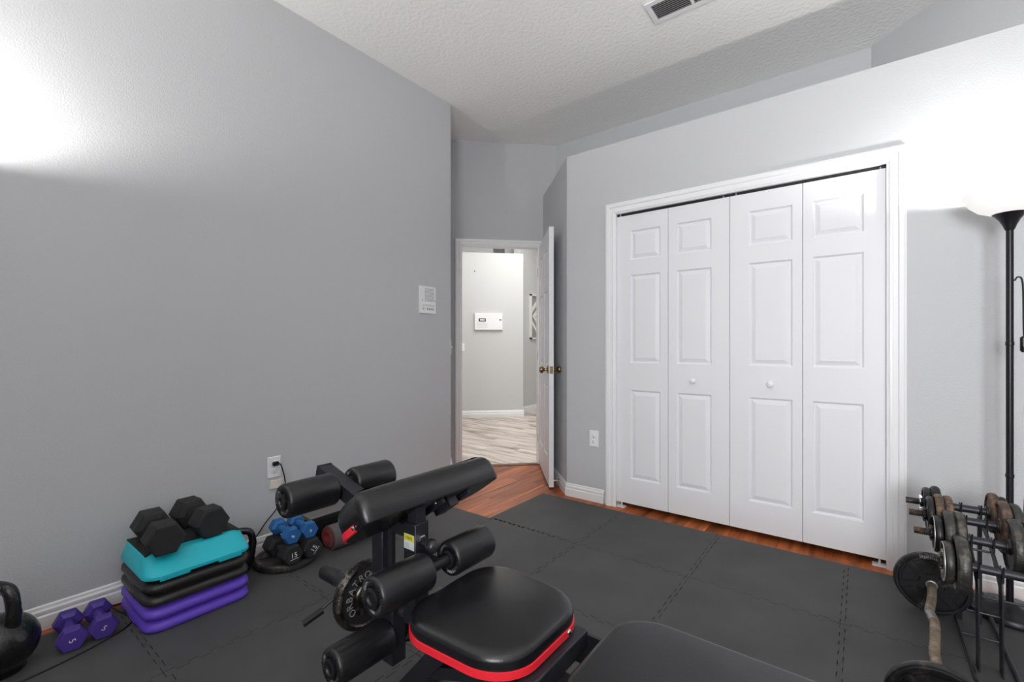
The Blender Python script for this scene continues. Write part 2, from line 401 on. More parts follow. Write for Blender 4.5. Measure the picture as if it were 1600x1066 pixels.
base('baseboard_hall', Hn(-2.6), Hn(.01), (s2, -s2), h=.11)
base('baseboard_hall_side', (-4.43, 5.98), (-4.43, 8.2), (1, 0), h=.11)

# casings (mitred sweep round an opening). fr(a, z, d): along wall, height, off the wall
def casing(name, fr, a0, a1, zt, w):
    prof = [(-.004, -.01), (-.004, .012), (.004, .014), (.010, .018), (.018, .018), (.022, .014), (w * .55, .016), (w * .62, .021), (w * .86, .023), (w * .92, .019), (w, .017), (w, -.01)]
    rr = []
    for kind in range(4):
        ring = []
        for o, d in prof:
            a = (a0 - o) if kind < 2 else (a1 + o); z = 0.0 if kind in (0, 3) else zt + o
            ring.append(fr(a, z, d))
        rr.append(ring)
    return struct(MB().rings(rr).build(name, 'trim_white', angle=15))
casing('trim_3', lambda a, z, d: (a, YC - d, z), CX0 + .004, CX1 - .004, CZ - .006, .072)
casing('trim_4', lambda a, z, d: U(a, -d) + (z,), OU0 + .006, OU1 - .006, OZ - .006, .056)
# door jamb lining
mb = MB()
mb.prism([U(OU0 - .012, -.003), U(OU0 + .004, -.003), U(OU0 + .004, .12), U(OU0 - .012, .12)], 0, OZ)
mb.prism([U(OU1 - .004, -.003), U(OU1 + .012, -.003), U(OU1 + .012, .12), U(OU1 - .004, .12)], 0, OZ)
mb.prism([U(OU0, -.003), U(OU1, -.003), U(OU1, .12), U(OU0, .12)], OZ - .004, OZ + .012)
mb.prism([U(OU0 + .003, .045), U(OU0 + .015, .045), U(OU0 + .015, .08), U(OU0 + .003, .08)], 0, OZ)     # stop
jamb = struct(mb.build('trim_5', 'trim_white', weld=False))
MB().prism([U(OU0 + .002, .006), U(OU0 + .006, .006), U(OU0 + .006, .034), U(OU0 + .002, .034)], .86, .93).build('strike_plate', 'brass_aged', jamb)

# ---------------------------------------------------------------- closet bifold doors
cl = sroot('door_2', ((CX0 + CX1) / 2, YC, 0))
def panel_leaf(fr, w, z0, z1, panels, parent, m, thick=.034, name='door_leaf', both=False):
    """fr(a, d, z) maps leaf coords to world; panels: (a0, a1, zb, zt). frame of stiles and rails with recessed fields and raised panels"""
    mb = MB(); As = sorted({0, w} | {p[0] for p in panels} | {p[1] for p in panels})
    Zs = sorted({z0, z1} | {p[2] for p in panels} | {p[3] for p in panels})
    def B(a0, a1, d0, d1, zb, zt):
        mb.rings([[fr(a0, d0, zb), fr(a1, d0, zb), fr(a1, d1, zb), fr(a0, d1, zb)], [fr(a0, d0, zt), fr(a1, d0, zt), fr(a1, d1, zt), fr(a0, d1, zt)]])
    pa0, pa1 = panels[0][0], panels[0][1]
    if len(As) == 4:
        B(0, As[1], 0, thick, z0, z1); B(As[2], w, 0, thick, z0, z1); cols = [(As[1], As[2])]
    else:
        B(0, As[1], 0, thick, z0, z1); B(As[2], As[3], 0, thick, z0, z1); B(As[4], w, 0, thick, z0, z1); cols = [(As[1], As[2]), (As[3], As[4])]
    for c0, c1 in cols:
        zz = [z0] + [v for p in sorted((p for p in panels if p[0] == c0), key=lambda p: p[2]) for v in (p[2], p[3])] + [z1]
        for k in range(0, len(zz), 2): B(c0, c1, 0, thick, zz[k], zz[k + 1])
        B(c0, c1, thick * .3, thick * .7, z0, z1)
    leaf = mb.build(name, m, parent, weld=False)
    for a0, a1, zb, zt in panels:
        for sgn in ((1, -1) if both else (1,)):
            d = (lambda q: q) if sgn == 1 else (lambda q: thick - q)
            def ring(i, q): return [fr(a0 + i, d(q), zb + i), fr(a1 - i, d(q), zb + i), fr(a1 - i, d(q), zt - i), fr(a0 + i, d(q), zt - i)]
            MB().rings([ring(-.001, .0125), ring(-.001, .0005), ring(.004, .003), ring(.007, .009), ring(.012, .0105), ring(.034, .0022), ring(.036, .0015)], cap0=False).build('raised_panel', m, leaf, angle=12)
    return leaf
edges = [CX0 + .005, -.991, -.6245, -.2545, CX1 - .006]
pans = [(-1.247, -1.041), (-.938, -.726), (-.522, -.302), (-.211, .012)]
for k in range(4):
    a = edges[k] + .0015; w = edges[k + 1] - edges[k] - .003; p0, p1 = pans[k]
    dy = .004
    fr = lambda aa, d, z, a=a: (a + aa, YC + .012 + d, z)
    lf = panel_leaf(fr, w, .035, 2.004, [(p0 - a, p1 - a, .205, .812), (p0 - a, p1 - a, .995, 1.595), (p0 - a, p1 - a, 1.697, 1.897)], cl, 'door_white')
    if k in (1, 2):
        kx = -.832 if k == 1 else -.408
        MB().lathe([(.012, 0), (.009, .006), (.008, .012), (.016, .018), (.0185, .025), (.017, .031), (.010, .0345), (.0, .0355)], (kx, YC + .012, .895), (0, -1, 0), 20).build('knob', 'plastic_white', lf)
MB().box(CX0 + .002, CX1 - .002, YC + .020, YC + .045, 2.010, CZ).build('track', 'track_dark', cl)
for px in (CX0 + .03, -.66, -.59, CX1 - .03): MB().cyl((px, YC + .022, 1.99), (px, YC + .022, 2.025), .005, 8).build('pivot_pin', 'chrome', cl)
for px, sg in ((CX0 + .004, 1), (CX1 - .004, -1)):
    MB().box(min(px, px + sg * .06), max(px, px + sg * .06), YC + .0, YC + .045, .0, .006).box(min(px, px + sg * .004), max(px, px + sg * .004), YC + .0, YC + .045, .0, .04).cyl((px + sg * .03, YC + .03, .005), (px + sg * .03, YC + .03, .04), .005, 8).build('floor_bracket', 'plastic_white', cl)
struct(MB().box(CX0 - .005, CX0 + .004, YC - .001, YC + .11, 0, CZ).box(CX1 - .004, CX1 + .005, YC - .001, YC + .11, 0, CZ).box(CX0, CX1, YC - .001, YC + .11, CZ - .004, CZ + .004).build('trim_6', 'trim_white', weld=False))

# ---------------------------------------------------------------- open entry door (6 panels), hinged on the right jamb
H = Vector((-2.404, 3.546, 0)); E1 = Vector((-1.915, 2.967, 0)); dv = (E1 - H); DW = dv.length; dv.normalize(); nv = Vector((-dv.y, dv.x, 0))
if nv.dot(Vector((1, 1, 0))) < 0: nv = -nv
ed = sroot('door_1', tuple(H))
fr = lambda a, d, z: tuple(H + dv * a + nv * d + Vector((0, 0, z)))
st = .108; mw = .1; hw = (DW - 2 * st - mw) / 2
P6 = []
for c in (st, st + hw + mw):
    P6 += [(c, c + hw, .23, .80), (c, c + hw, .96, 1.56), (c, c + hw, 1.66, 1.90)]
lf = panel_leaf(fr, DW, .018, 2.035, P6, ed, 'door_white', thick=.036, both=True)
for sg in (-1, 1):
    c = H + dv * (DW - .062) + nv * (0 if sg < 0 else .036) + Vector((0, 0, .925)); ax = nv * sg
    MB().lathe([(.031, 0), (.031, .004), (.026, .009), (.012, .012), (.0105, .028), (.016, .034), (.026, .042), (.029, .052), (.0265, .062), (.018, .068), (0, .070)], c, ax, 24).build('knob', 'brass_aged', lf)
c = H + dv * (DW + .0005) + nv * .018 + Vector((0, 0, .925))
lp = MB().beam(c - Vector((0, 0, .028)), c + Vector((0, 0, .028)), .025, .003, up=dv).build('latch_plate', 'brass_aged', lf)
MB().beam(c + dv * .001, c + dv * .008, .013, .015).build('latch_bolt', 'brass_aged', lf)
for z in (.25, 1.02, 1.8):
    c = H - dv * .003 + nv * -.004; MB().cyl((c.x, c.y, z - .04), (c.x, c.y, z + .04), .006, 10).build('hinge', 'brass_aged', lf)
ds = thing('door_stop', 'spring door stop on baseboard behind the open door', 'door stop', (-1.86, 3.06, .055))
d0 = Vector((-1.86, 3.06, .055)) - Vector((s2, s2, 0)) * .014
d0 = Vector((-1.883, 3.062, .055)); ax = Vector((-s2, -s2, 0))
MB().lathe([(.011, 0), (.011, .006), (.006, .008), (.006, .05), (.005, .052)], d0, ax, 14).build('spring', 'chrome', ds)
MB().lathe([(.007, .050), (.0085, .054), (.0085, .062), (.006, .066)], d0, ax, 14).build('rubber_tip', 'plastic_white', ds)
ds['label'] = 'spring door stop on baseboard behind the open door'

# ---------------------------------------------------------------- ceiling vent
vt = thing('ceiling_vent', 'white louvred air vent on the ceiling', 'vent', (-.77, 2.53, ZC))
v0x, v1x, v0y, v1y = -.955, -.50, 2.44, 2.625
mb = MB(); fw = .028
for a in ((v0x, v1x, v0y, v0y + fw), (v0x, v1x, v1y - fw, v1y), (v0x, v0x + fw, v0y + fw, v1y - fw), (v1x - fw, v1x, v0y + fw, v1y - fw), (-.738, -.724, v0y + fw, v1y - fw)):
    mb.box(*a, ZC - .009, ZC - .001)
mb.build('frame', 'vent_white', vt, weld=False)
MB().box(v0x + .01, v1x - .01, v0y + .01, v1y - .01, ZC - .0015, ZC - .0005).build('duct_opening', 'vent_dark', vt)
for k in range(9):
    yy = v0y + fw + .008 + k * .0148
    MB().rings([[(v0x + fw, yy, ZC - .008), (v0x + fw, yy + .0035, ZC - .008), (v0x + fw, yy + .0115, ZC - .0015), (v0x + fw, yy + .009, ZC - .0015)],
                [(v1x - fw, yy, ZC - .008), (v1x - fw, yy + .0035, ZC - .008), (v1x - fw, yy + .0115, ZC - .0015), (v1x - fw, yy + .009, ZC - .0015)]]).build('slat', 'grille_grey', vt)

# ---------------------------------------------------------------- wall plates
def plate_local(w, h, t, bev=.003):
    return MB().rings([[(x, 0.0, z) for x, z in ((-w / 2, -h / 2), (w / 2, -h / 2), (w / 2, h / 2), (-w / 2, h / 2))],
                       [(x, -t * .5, z) for x, z in ((-w / 2, -h / 2), (w / 2, -h / 2), (w / 2, h / 2), (-w / 2, h / 2))],
                       [(x, -t, z) for x, z in ((-w / 2 + bev, -h / 2 + bev), (w / 2 - bev, -h / 2 + bev), (w / 2 - bev, h / 2 - bev), (-w / 2 + bev, h / 2 - bev))]])
# local frame: plate faces -y. rotz +90deg makes it face +x
def outlet(label, loc, rz):
    t = thing('wall_outlet', label, 'outlet', loc, (0, 0, rz), world=False)
    plate_local(.07, .115, .006).build('cover_plate', 'plastic_white', t)
    for sz in (-.0195, .0195):
        r = MB().lathe([(.0165, 0), (.0165, .0075), (.015, .0085)], (0, 0, sz), (0, -1, 0), 20).build('socket', 'plastic_white', t)
        MB().box(-.0075, -.0055, -.0090, -.0080, sz + .001, sz + .009).box(.0055, .0075, -.0090, -.0080, sz + .002, sz + .009).lathe([(.0028, 0), (.0028, .001)], (0, -.008, sz - .007), (0, -1, 0), 10).build('slot', 'slot_dark', r, weld=False)
    MB().lathe([(.003, 0), (.0025, .0012)], (0, -.006, 0), (0, -1, 0), 10).build('screw', 'screw_grey', t)
    return t
outlet('white duplex outlet on the left wall with a black plug in it', (XL, 1.181, .450), PI / 2)
outlet('white duplex outlet on the wall left of the closet doors', (-1.515, YC, .449), 0)
cp = thing('cable_plate', 'small off-white cover plate below the plugged outlet', 'wall plate', (XL, 1.191, .355), (0, 0, PI / 2), world=False)
plate_local(.07, .046, .012).build('cover_plate', 'plastic_ivory', cp)
MB().lathe([(.003, 0), (.0025, .0015)], (0.026, -.012, 0), (0, -1, 0), 10).build('screw', 'screw_grey', cp)
ic = thing('wall_intercom', 'white intercom panel on the left wall near the doorway', 'intercom', (XL, 2.286, 1.450), (0, 0, PI / 2), world=False)
plate_local(.158, .202, .012).build('case', 'plastic_white', ic)
gr = plate_local(.088, .098, .002)
gr.xform(Matrix.Translation((.012, -.012, .038))).build('speaker_grille', 'grille_grey', ic)
for k in range(11): MB().box(-.030, .054, -.0152, -.0138, -.006 + k * .0088, -.003 + k * .0088).build('grille_rib', 'plastic_white', ic)
for sx in (-.055, .066): MB().lathe([(.0045, 0), (.004, .002)], (sx, -.012, -.005), (0, -1, 0), 12).build('screw', 'screw_grey', ic)
MB().tube([(-.055, -.0125, -.040), (-.03, -.016, -.034), (.03, -.016, -.034), (.058, -.0125, -.040)], .004, 8, 3).build('brow', 'plastic_white', ic)
for k in range(4): MB().box(-.012 + k * .018, 0.0 + k * .018, -.0135, -.0118, -.072, -.062).build('button', 'screw_grey', ic)
MB().lathe([(.008, 0), (.007, .003)], (-.045, -.012, -.065), (0, -1, 0), 14).build('dial', 'grille_grey', ic)
for k in range(4): MB().box(-.010 + k * .018, -.002 + k * .018, -.0128, -.0118, -.054, -.051).build('button_mark', 'screw_grey', ic)
sw = thing('light_switch', 'white switch plate seen edge-on on the recess wall', 'switch', (-2.63, 2.613, 1.10), (0, 0, PI / 2 + PI / 4), world=False)
plate_local(.075, .117, .006).build('cover_plate', 'plastic_white', sw); MB().box(-.004, .004, -.018, -.005, -.006, .010).build('toggle', 'plastic_white', sw)
hs = thing('light_switch', 'white switch plate on the hall wall inside the doorway', 'switch', Hn(-.955) + (1.09,), (0, 0, PI / 4), world=False)
plate_local(.075, .125, .006).build('cover_plate', 'plastic_white', hs); MB().box(-.004, .004, -.018, -.005, -.006, .010).build('toggle', 'plastic_white', hs)
hp = thing('intercom_master', 'wide white control panel on the hall wall seen through the doorway', 'control panel', Hn(-.545) + (1.488,), (0, 0, PI / 4), world=False)
plate_local(.44, .258, .035, .006).build('case', 'plastic_white', hp)
MB().box(-.155, -.045, -.037, -.034, .002, .05, .001).build('display', 'slot_dark', hp)
MB().box(-.135, -.062, -.0385, -.036, .014, .038).build('display_text', 'lcd_white', hp)
MB().box(.165, .198, -.038, -.034, .022, .037, .001).build('button', 'slot_dark', hp)
MB().lathe([(.006, 0), (.005, .002)], (.18, -.035, -.085), (0, -1, 0), 12).build('screw', 'grille_grey', hp)
for r in range(4): MB().box(-.185, -.02, -.0358, -.0345, -.085 + r * .02, -.080 + r * .02).build('grille_rib', 'grille_grey', hp)
# chevron wall art in the hall
ar = thing('wall_art', 'framed grey and white chevron wooden art beside the open door', 'wall art', (-4.43, 6.62, 1.61))
ay0, ay1, az0, az1 = 6.26, 7.02, 1.23, 1.985
mb = MB().box(-4.43, -4.395, ay0, ay1, az0, az0 + .025).box(-4.43, -4.395, ay0, ay1, az1 - .025, az1).box(-4.43, -4.395, ay0, ay0 + .025, az0, az1).box(-4.43, -4.395, ay1 - .025, ay1, az0, az1)
mb.build('frame', 'art_white', ar, weld=False)
MB().box(-4.43, -4.415, ay0 + .01, ay1 - .01, az0 + .01, az1 - .01).build('backing', 'art_grey', ar)
zc = (az0 + az1) / 2
for k in range(7):
    yo = ay0 - .1 + k * .16
    for sg in (1, -1):
        poly = [(yo, 0), (yo + .075, 0), (yo + .075 + .36, .36), (yo + .36, .36)]
        poly = clip(clip(poly, 1, 0, ay1 - .025), -1, 0, -(ay0 + .025))
        if len(poly) > 2: MB().rings([[(-4.416, yy, zc + sg * zz) for yy, zz in poly], [(-4.402, yy, zc + sg * zz) for yy, zz in poly]]).build('slat', 'art_white', ar)
# small nail holes
for p in ((-2.62, 3.328 - .001, 2.36),): 
    tag(MB().lathe([(.004, 0), (.003, .001)], p, (s2, -s2, 0), 8).build('nail', 'screw_grey'), 'small nail in the grey wall above the doorway', 'nail')
q = Hn(-.76); tag(MB().lathe([(.01, 0), (.008, .004)], (q[0], q[1], 2.27), (s2, -s2, 0), 8).build('hook', 'slot_dark'), 'small dark hook high on the hall wall', 'hook')

# ================================================================ FOAM MATS (interlocking tiles)
MT = .012
xs = [-2.462, -1.862, -1.262, -.664, -.066, .534, 1.134]
ys = [2.835, 2.22, 1.65, 1.08, .50, -.08, -.66, -1.24]
def zig(p, q, sgn, flat):
    """points from p to q (q excluded) with dovetail teeth, offset normal*sgn"""
    p, q = Vector(p), Vector(q); d = q - p; L = d.length; t = d / L; nn = Vector((t.y, -t.x))
    if flat: return [tuple(p)]
    n = 8; pitch = L / (n * 2 + 1); out = [tuple(p)]; dep = .016 * sgn
    for k in range(n):
        a = pitch * (2 * k + 1); f = pitch * .10
        out += [tuple(p + t * a), tuple(p + t * (a - f) + nn * dep), tuple(p + t * (a + pitch + f) + nn * dep), tuple(p + t * (a + pitch))]
    return out
g = .0013
for i in range(6):
    for j in range(7):
        if i == 0 and j == 0: continue
        x0, x1, y1, y0 = xs[i] + g, xs[i + 1] - g, ys[j] - g, ys[j + 1] + g
        if i == 1 and j == 0: x0 = -1.885
        poly = zig((x0, y0), (x1, y0), -1, j == 6) + zig((x1, y0), (x1, y1), 1, i == 5) + zig((x1, y1), (x0, y1), 1, j == 0 or (i == 0 and j == 1)) + zig((x0, y1), (x0, y0), -1, i == 0 or (i == 1 and j == 0))
        # shared edges: lower edge dents where the tile below has teeth
        mb = MB(); b = mb.b
        lo = [b.verts.new((x, y, 0.0)) for x, y in poly]; hi = [b.verts.new((x, y, MT)) for x, y in poly]
        mb.quadloop(lo, hi)
        for loop, rev in ((lo, True), (hi, False)):
            f = b.faces.new(loop[::-1] if rev else loop); f.normal_update()
        bmesh.ops.triangulate(b, faces=[f for f in b.faces if len(f.verts) > 4])
        row = ['nearest the closet', 'second from the closet', 'third from the closet', 'fourth from the closet', 'fifth from the closet', 'sixth from the closet', 'farthest from the closet'][j]
        colm = ['along the left wall', 'second from the left wall', 'third from the left wall', 'fourth from the left wall', 'fifth from the left wall', 'farthest from the left wall'][i]
        o = mb.build('foam_mat', 'foam_mat', weld=False, angle=60)
        tag(o, 'dark grey interlocking foam mat, row %s, column %s' % (row, colm), 'foam mat', 'interlocking foam mats on the floor')

# ================================================================ WEIGHT BENCH
yb = .862
bn = thing('weight_bench', 'black weight bench with red trim, arm pad and foam leg rollers', 'weight bench', (-.75, yb, MT))
def cushion(name, outline, top, thick, mtx, parent, edge=.022, m='vinyl_black', crown=.006):
    """rounded pad: outline list (x,y); local z = up; mtx to world"""
    cx = sum(p[0] for p in outline) / len(outline); cy = sum(p[1] for p in outline) / len(outline)
    def ring(ins, z):
        out = []
        n = len(outline)
        for k, (x, y) in enumerate(outline):
            a = Vector(outline[k - 1]); c = Vector(outline[(k + 1) % n]); t = (c - a).normalized(); nn = Vector((-t.y, t.x))
            out.append((x + nn.x * ins, y + nn.y * ins, z))
        return out
    def sc(f, z): return [(cx + (x - cx) * f, cy + (y - cy) * f, z) for x, y in outline]
    R = [ring(.004, top - thick), ring(0, top - thick + .006), ring(0, top - edge)]
    for k in range(1, 6):
        t = k / 5 * PI / 2; R.append(ring(edge * (1 - math.cos(t)), top - edge + (edge - crown) * math.sin(t)))
    last = R[-1]
    for f in (.8, .55, .3, .05):
        R.append([(cx + (p[0] - cx) * f, cy + (p[1] - cy) * f, top - crown + crown * (1 - f * f) ) for p in last])
    return MB().rings(R).xform(mtx).build(name, m, parent, angle=50)
def band(name, outline, z0, z1, mtx, parent, keep=None, m='red_vinyl', out=.0025):
    n = len(outline); mb = MB(); idx = [k for k in range(n) if keep is None or keep(outline[k])]
    R = []
    def ringpt(k, off):
        a = Vector(outline[k - 1]); c = Vector(outline[(k + 1) % n]); t = (c - a).normalized(); nn = Vector((t.y, -t.x)); p = Vector(outline[k]) + nn * off; return p
    if keep is None: order = list(range(n))
    else:
        start = next(k for k in range(n) if keep(outline[k]) and not keep(outline[k - 1])); order = []
        k = start
        while keep(outline[k % n]): order.append(k % n); k += 1
    for k in order:
        pi, po = ringpt(k, -.006), ringpt(k, out)
        R.append([(pi.x, pi.y, z0), (po.x, po.y, z0 + .002), (po.x, po.y, z1 - .003), (pi.x, pi.y, z1)])
    mb.rings(R, closed=keep is None)
    return mb.xform(mtx).build(name, m, parent, angle=50)
seat_ol = rrect(.168, .183, .105, 10)
T = Matrix.Translation((-.714, yb - .001, .004))
# slight taper toward the rear of the seat
seat_ol = [(x, y * (1 - .12 * (x + .176) / .352)) for x, y in seat_ol]
seat = cushion('seat', seat_ol, .484, .060, T, bn, .026, crown=.008)
band('seat_trim', seat_ol, .423, .444, T, seat)
for p in ((-.549, 1.0), (-.86, .695)):
    pass
k = max(range(len(seat_ol)), key=lambda q: seat_ol[q][0] + .35 * seat_ol[q][1] - abs(seat_ol[q][1] - .07) * 2)
c = Vector((-.714 + seat_ol[k][0], yb - .001 + seat_ol[k][1], .438))
MB().lathe([(.007, 0), (.0065, .002), (.004, .004), (0, .0045)], c + Vector((.002, 0, 0)), (1, 0.0, 0), 14).build('rivet', 'chrome', seat)
back_ol = [(x, y) for x, y in rrect(.56, .188, .105, 9)]
T = Matrix.Translation((.105, yb - .0, 0))
back = cushion('back_pad', back_ol, .478, .062, T, bn, .018)
MB().lathe([(.010, 0), (.008, .0012)], (-.04, .955, .4765), (0, 0, 1), 16).build('pad_dimple', 'vinyl_black', back)
# main frame under the pads
MB().box(-1.03, .50, yb - .026, yb + .026, .325, .378, .004).build('main_beam', 'steel_black', bn)
for x0 in (-.56, -.475):
    MB().box(x0, x0 + .035, yb - .12, yb + .125, .378, .424, .003).build('crossbar', 'steel_black', bn)
for sy in (-1, 1):
    b = MB().box(-.60, -.395, yb + sy * .125 - .004, yb + sy * .125 + .004, .335, .412).build('hinge_plate', 'steel_black', bn)
    for xx in (-.578, -.52, -.43): MB().cyl((xx, yb + sy * .129, .392), (xx, yb + sy * .139, .392), .008, 6).build('bolt', 'chrome', b)
for xx in (-.545, -.458): MB().lathe([(.009, 0), (.009, .005), (.005, .007)], (xx, .955, .412), (0, 0, 1), 6).build('bolt', 'chrome', bn)
MB().beam((-.83, yb, .36), (-1.10, yb, .055), .05, .05, (0, 1, 0)).build('front_leg', 'steel_black', bn)
MB().beam((.35, yb, .36), (.50, yb, .055), .05, .05, (0, 1, 0)).build('rear_leg', 'steel_black', bn)
MB().beam((-.62, yb, .34), (-.98, yb, .20), .03, .03, (0, 1, 0)).build('brace', 'steel_black', bn)
for xx, nm in ((-1.12, 'front_foot'), (.51, 'rear_foot')):
    f = MB().box(xx - .025, xx + .025, yb - .19, yb + .19, MT, MT + .05, .004).build(nm, 'steel_black', bn)
    for sy in (-1, 1): MB().box(xx - .028, xx + .028, yb + sy * .19 - .012, yb + sy * .19 + .012, MT, MT + .053, .003).build('end_cap', 'plastic_black', f)
# uprights
pc = MB().box(-1.030, -.980, yb - .025, yb + .025, .33, .612, .002).build('pad_post', 'steel_black', bn)
MB().box(-1.020, -.986, yb - .018, yb + .018, .60, .70).build('inner_post', 'steel_black', bn)
MB().box(-1.180, -1.128, yb - .025, yb + .025, .36, .622, .002).build('front_upright', 'steel_black', bn)
for z in (.40, .565): MB().box(-1.13, -1.028, yb - .018, yb + .018, z, z + .035).build('link_tube', 'steel_black', bn)
MB().box(-1.108, -1.088, yb - .02, yb - .014, .43, .57).build('link_plate', 'steel_black', bn)
for xx, z in ((-1.10, .582), (-1.10, .418), (-1.155, .60)): MB().cyl((xx, yb - .018, z), (xx, yb - .031, z), .008, 6).build('bolt', 'chrome', bn)
# warning sticker on the post
stk = MB().box(-1.0265, -.9845, yb - .0262, yb - .0252, .540, .582).build('warning_sticker', 'print_white', bn)
MB().box(-1.0260, -.9850, yb - .0268, yb - .0258, .5635, .5815).build('warning_band', 'print_yellow', stk)
for k in range(5): MB().box(-1.018 + k * .0056, -1.0145 + k * .0056, yb - .0272, yb - .0264, .568, .577).build('warning_letter', 'print_olive', stk)
MB().box(-1.019, -1.004, yb - .0268, yb - .0258, .545, .558).build('warning_picture', 'print_grey', stk)
# spring pin knob
nk = Vector((-.980, yb - .004, .567)); ax = Vector((1, -.12, -.05))
pk = MB().lathe([(.0155, 0), (.0155, .006), (.013, .007), (.013, .014), (.010, .015), (.010, .020)], nk, ax, 6).build('pin_nut', 'chrome', bn)
MB().lathe([(.0125, .016), (.0125, .030), (.0145, .036), (.0185, .044), (.0195, .054), (.0185, .062), (.012, .069), (0, .071)], nk, ax, 20).build('pin_knob', 'knob_black', pk)
# rollers: foam on a cross bar
def roller(axis_xz, y0, y1, r, parent):
    """foam sleeve in gathered vinyl: the gathers are modelled into both end faces"""
    x, z = axis_xz; L = y1 - y0; seg = 64
    prof = [(.0165, .010, 0), (.024, .009, 0), (r * .55, .006, .002), (r * .64, .0025, .0045), (r * .76, .0008, .0040), (r - .007, .0025, .0012), (r - .0025, .0065, 0), (r, .013, 0)]
    full = [(q, h, w) for q, h, w in prof] + [(q, L - h, -w) for q, h, w in reversed(prof)]
    jit = [random.uniform(.4, 1.0) for _ in range(seg)]
    rings = []
    for q, h, w in full:
        rings.append([(x + q * math.cos(2 * PI * k / seg), y0 + h + w * (jit[k] if k % 2 else -.3), z + q * math.sin(2 * PI * k / seg)) for k in range(seg)])
    ro = MB().rings(rings).build('foam_roller', 'roller_vinyl', parent, angle=45)
    for yy, sg in ((y0, -1), (y1, 1)):
        MB().lathe([(.024, -.010), (.0245, .001), (.021, .003), (.015, .0025), (.012, -.002), (0, -.003)], (x, yy, z), (0, sg, 0), 24).build('end_plug', 'plastic_black', ro)
    return ro
def roller_bar(x, z, yl0, yl1, yr0, yr1, r):
    bar = MB().cyl((x, yl0 + .01, z), (x, yr1 - .01, z), .0135, 18).build('roller_bar', 'steel_black', bn)
    roller((x, z), yl0, yl1, r, bn); roller((x, z), yr0, yr1, r, bn)
roller_bar(-.922, .511, .652, .826, .902, 1.066, .049)
MB().box(-.982, -.918, yb - .012, yb + .012, .495, .527).build('bar_bracket', 'steel_black', bn)
# upper foot-hold arm
a0 = Vector((-1.490, yb, .672)); a1 = Vector((-1.150, yb, .580))
arm = MB().beam(a1, a0, .05, .048, (0, 0, 1)).build('upper_arm', 'steel_black', bn)
dd = (a0 - a1).normalized(); MB().beam(a0 - dd * .002, a0 + dd * .006, .052, .050).build('end_cap', 'plastic_black', arm)
MB().cyl((-1.455, yb - .024, .664), (-1.455, yb - .03, .664), .006, 10).build('bolt', 'plastic_black', arm)
roller_bar(-1.376, .643, .660, .832, .892, 1.052, .052)
# leg lever with the lower rollers and a plate peg
lev = MB().box(-1.128, -1.080, yb - .025, yb + .025, .176, .44, .002).build('leg_lever', 'steel_black', bn)
MB().cyl((-1.079, yb + .004, .330), (-1.055, yb + .004, .330), .014, 14, .004).build('stop_bumper', 'rubber_black', lev)
MB().cyl((-1.104, yb - .026, .42), (-1.104, yb - .034, .42), .010, 6).build('bolt', 'chrome', lev)
roller_bar(-1.106, .262, .655, .840, .888, 1.060, .050)
MB().cyl((-1.128, yb, .325), (-1.27, yb, .325), .024, 18).build('peg_tube', 'steel_black', bn)
pg = MB().cyl((-1.27, yb, .325), (-1.40, yb, .325), .0235, 20).build('plate_peg', 'steel_black', bn)
MB().cyl((-1.395, yb, .325), (-1.487, yb, .325), .0255, 20, .006).build('peg_cap', 'plastic_black', pg)
MB().lathe([(.024, 0), (.031, 0), (.032, .004), (.032, .012), (.031, .016), (.024, .016)], (-1.345, yb, .325), (-1, 0, 0), 20).build('peg_collar', 'plastic_black', pg)
cpn = MB().tube([(-1.345, yb - .02, .31), (-1.38, .79, .262), (-1.385, .775, .252)], .005, 8).build('clip_arm', 'steel_black', pg)
MB().beam((-1.372, .790, .262), (-1.392, .735, .236), .010, .022, (1, 0, 0)).build('clip_handle', 'plastic_black', pg)
# preacher pad: local x down the slope (toward -X world), y along world y, z out of the arm rest face
th = math.radians(36); Lp = .182
ux = Vector((-math.cos(th), 0, -math.sin(th))); uz = Vector((-math.sin(th), 0, math.cos(th))); uy = uz.cross(ux)
org = Vector((-.960, .930, .675))             # middle of the upper edge, underside
PM = Matrix(((ux.x, uy.x, uz.x, org.x), (ux.y, uy.y, uz.y, org.y), (ux.z, uy.z, uz.z, org.z), (0, 0, 0, 1)))
hw = .262
def pad_outline():
    o = []; r1, r2, n = .03, .085, 9
    for cx, cy, a0_, r in ((Lp - r2, hw - r2, 0, r2), (r1, hw - r1, PI / 2, r1), (r1, -hw + r1, PI, r1), (Lp - r2, -hw + r2, 1.5 * PI, r2)):
        for k in range(n + 1):
            t = a0_ + k / n * PI / 2; o.append((cx + r * math.cos(t), cy + r * math.sin(t)))
    return o
po = []
for q0, q1 in zip(pad_outline(), pad_outline()[1:] + pad_outline()[:1]):     # extra points along the straight sides
    n_ = max(1, int((Vector(q1) - Vector(q0)).length / .012)); po += [(q0[0] + (q1[0] - q0[0]) * k / n_, q0[1] + (q1[1] - q0[1]) * k / n_) for k in range(n_)]
pp = cushion('arm_pad', po, .098, .098, PM, bn, .049, crown=.003)
band('arm_pad_trim', po, 0.0, .023, PM, pp, keep=lambda q: q[0] > .052)
for sy in (-1, 1):
    MB().lathe([(.006, 0), (.0055, .002), (0, .0035)], PM @ Vector((.060, sy * (hw + .002), .013)), uy * sy, 12).build('rivet', 'chrome', pp)
for sy in (-.125, -.015):
    MB().rings([[PM @ Vector(p) for p in ((.03, sy - .006, -.012), (.14, sy - .006, -.012), (.14, sy + .006, -.012), (.03, sy + .006, -.012))], [PM @ Vector(p) for p in ((.03, sy - .006, .003), (.14, sy - .006, .003), (.14, sy + .006, .003), (.03, sy + .006, .003))]]).build('pad_bracket', 'steel_black', pp)
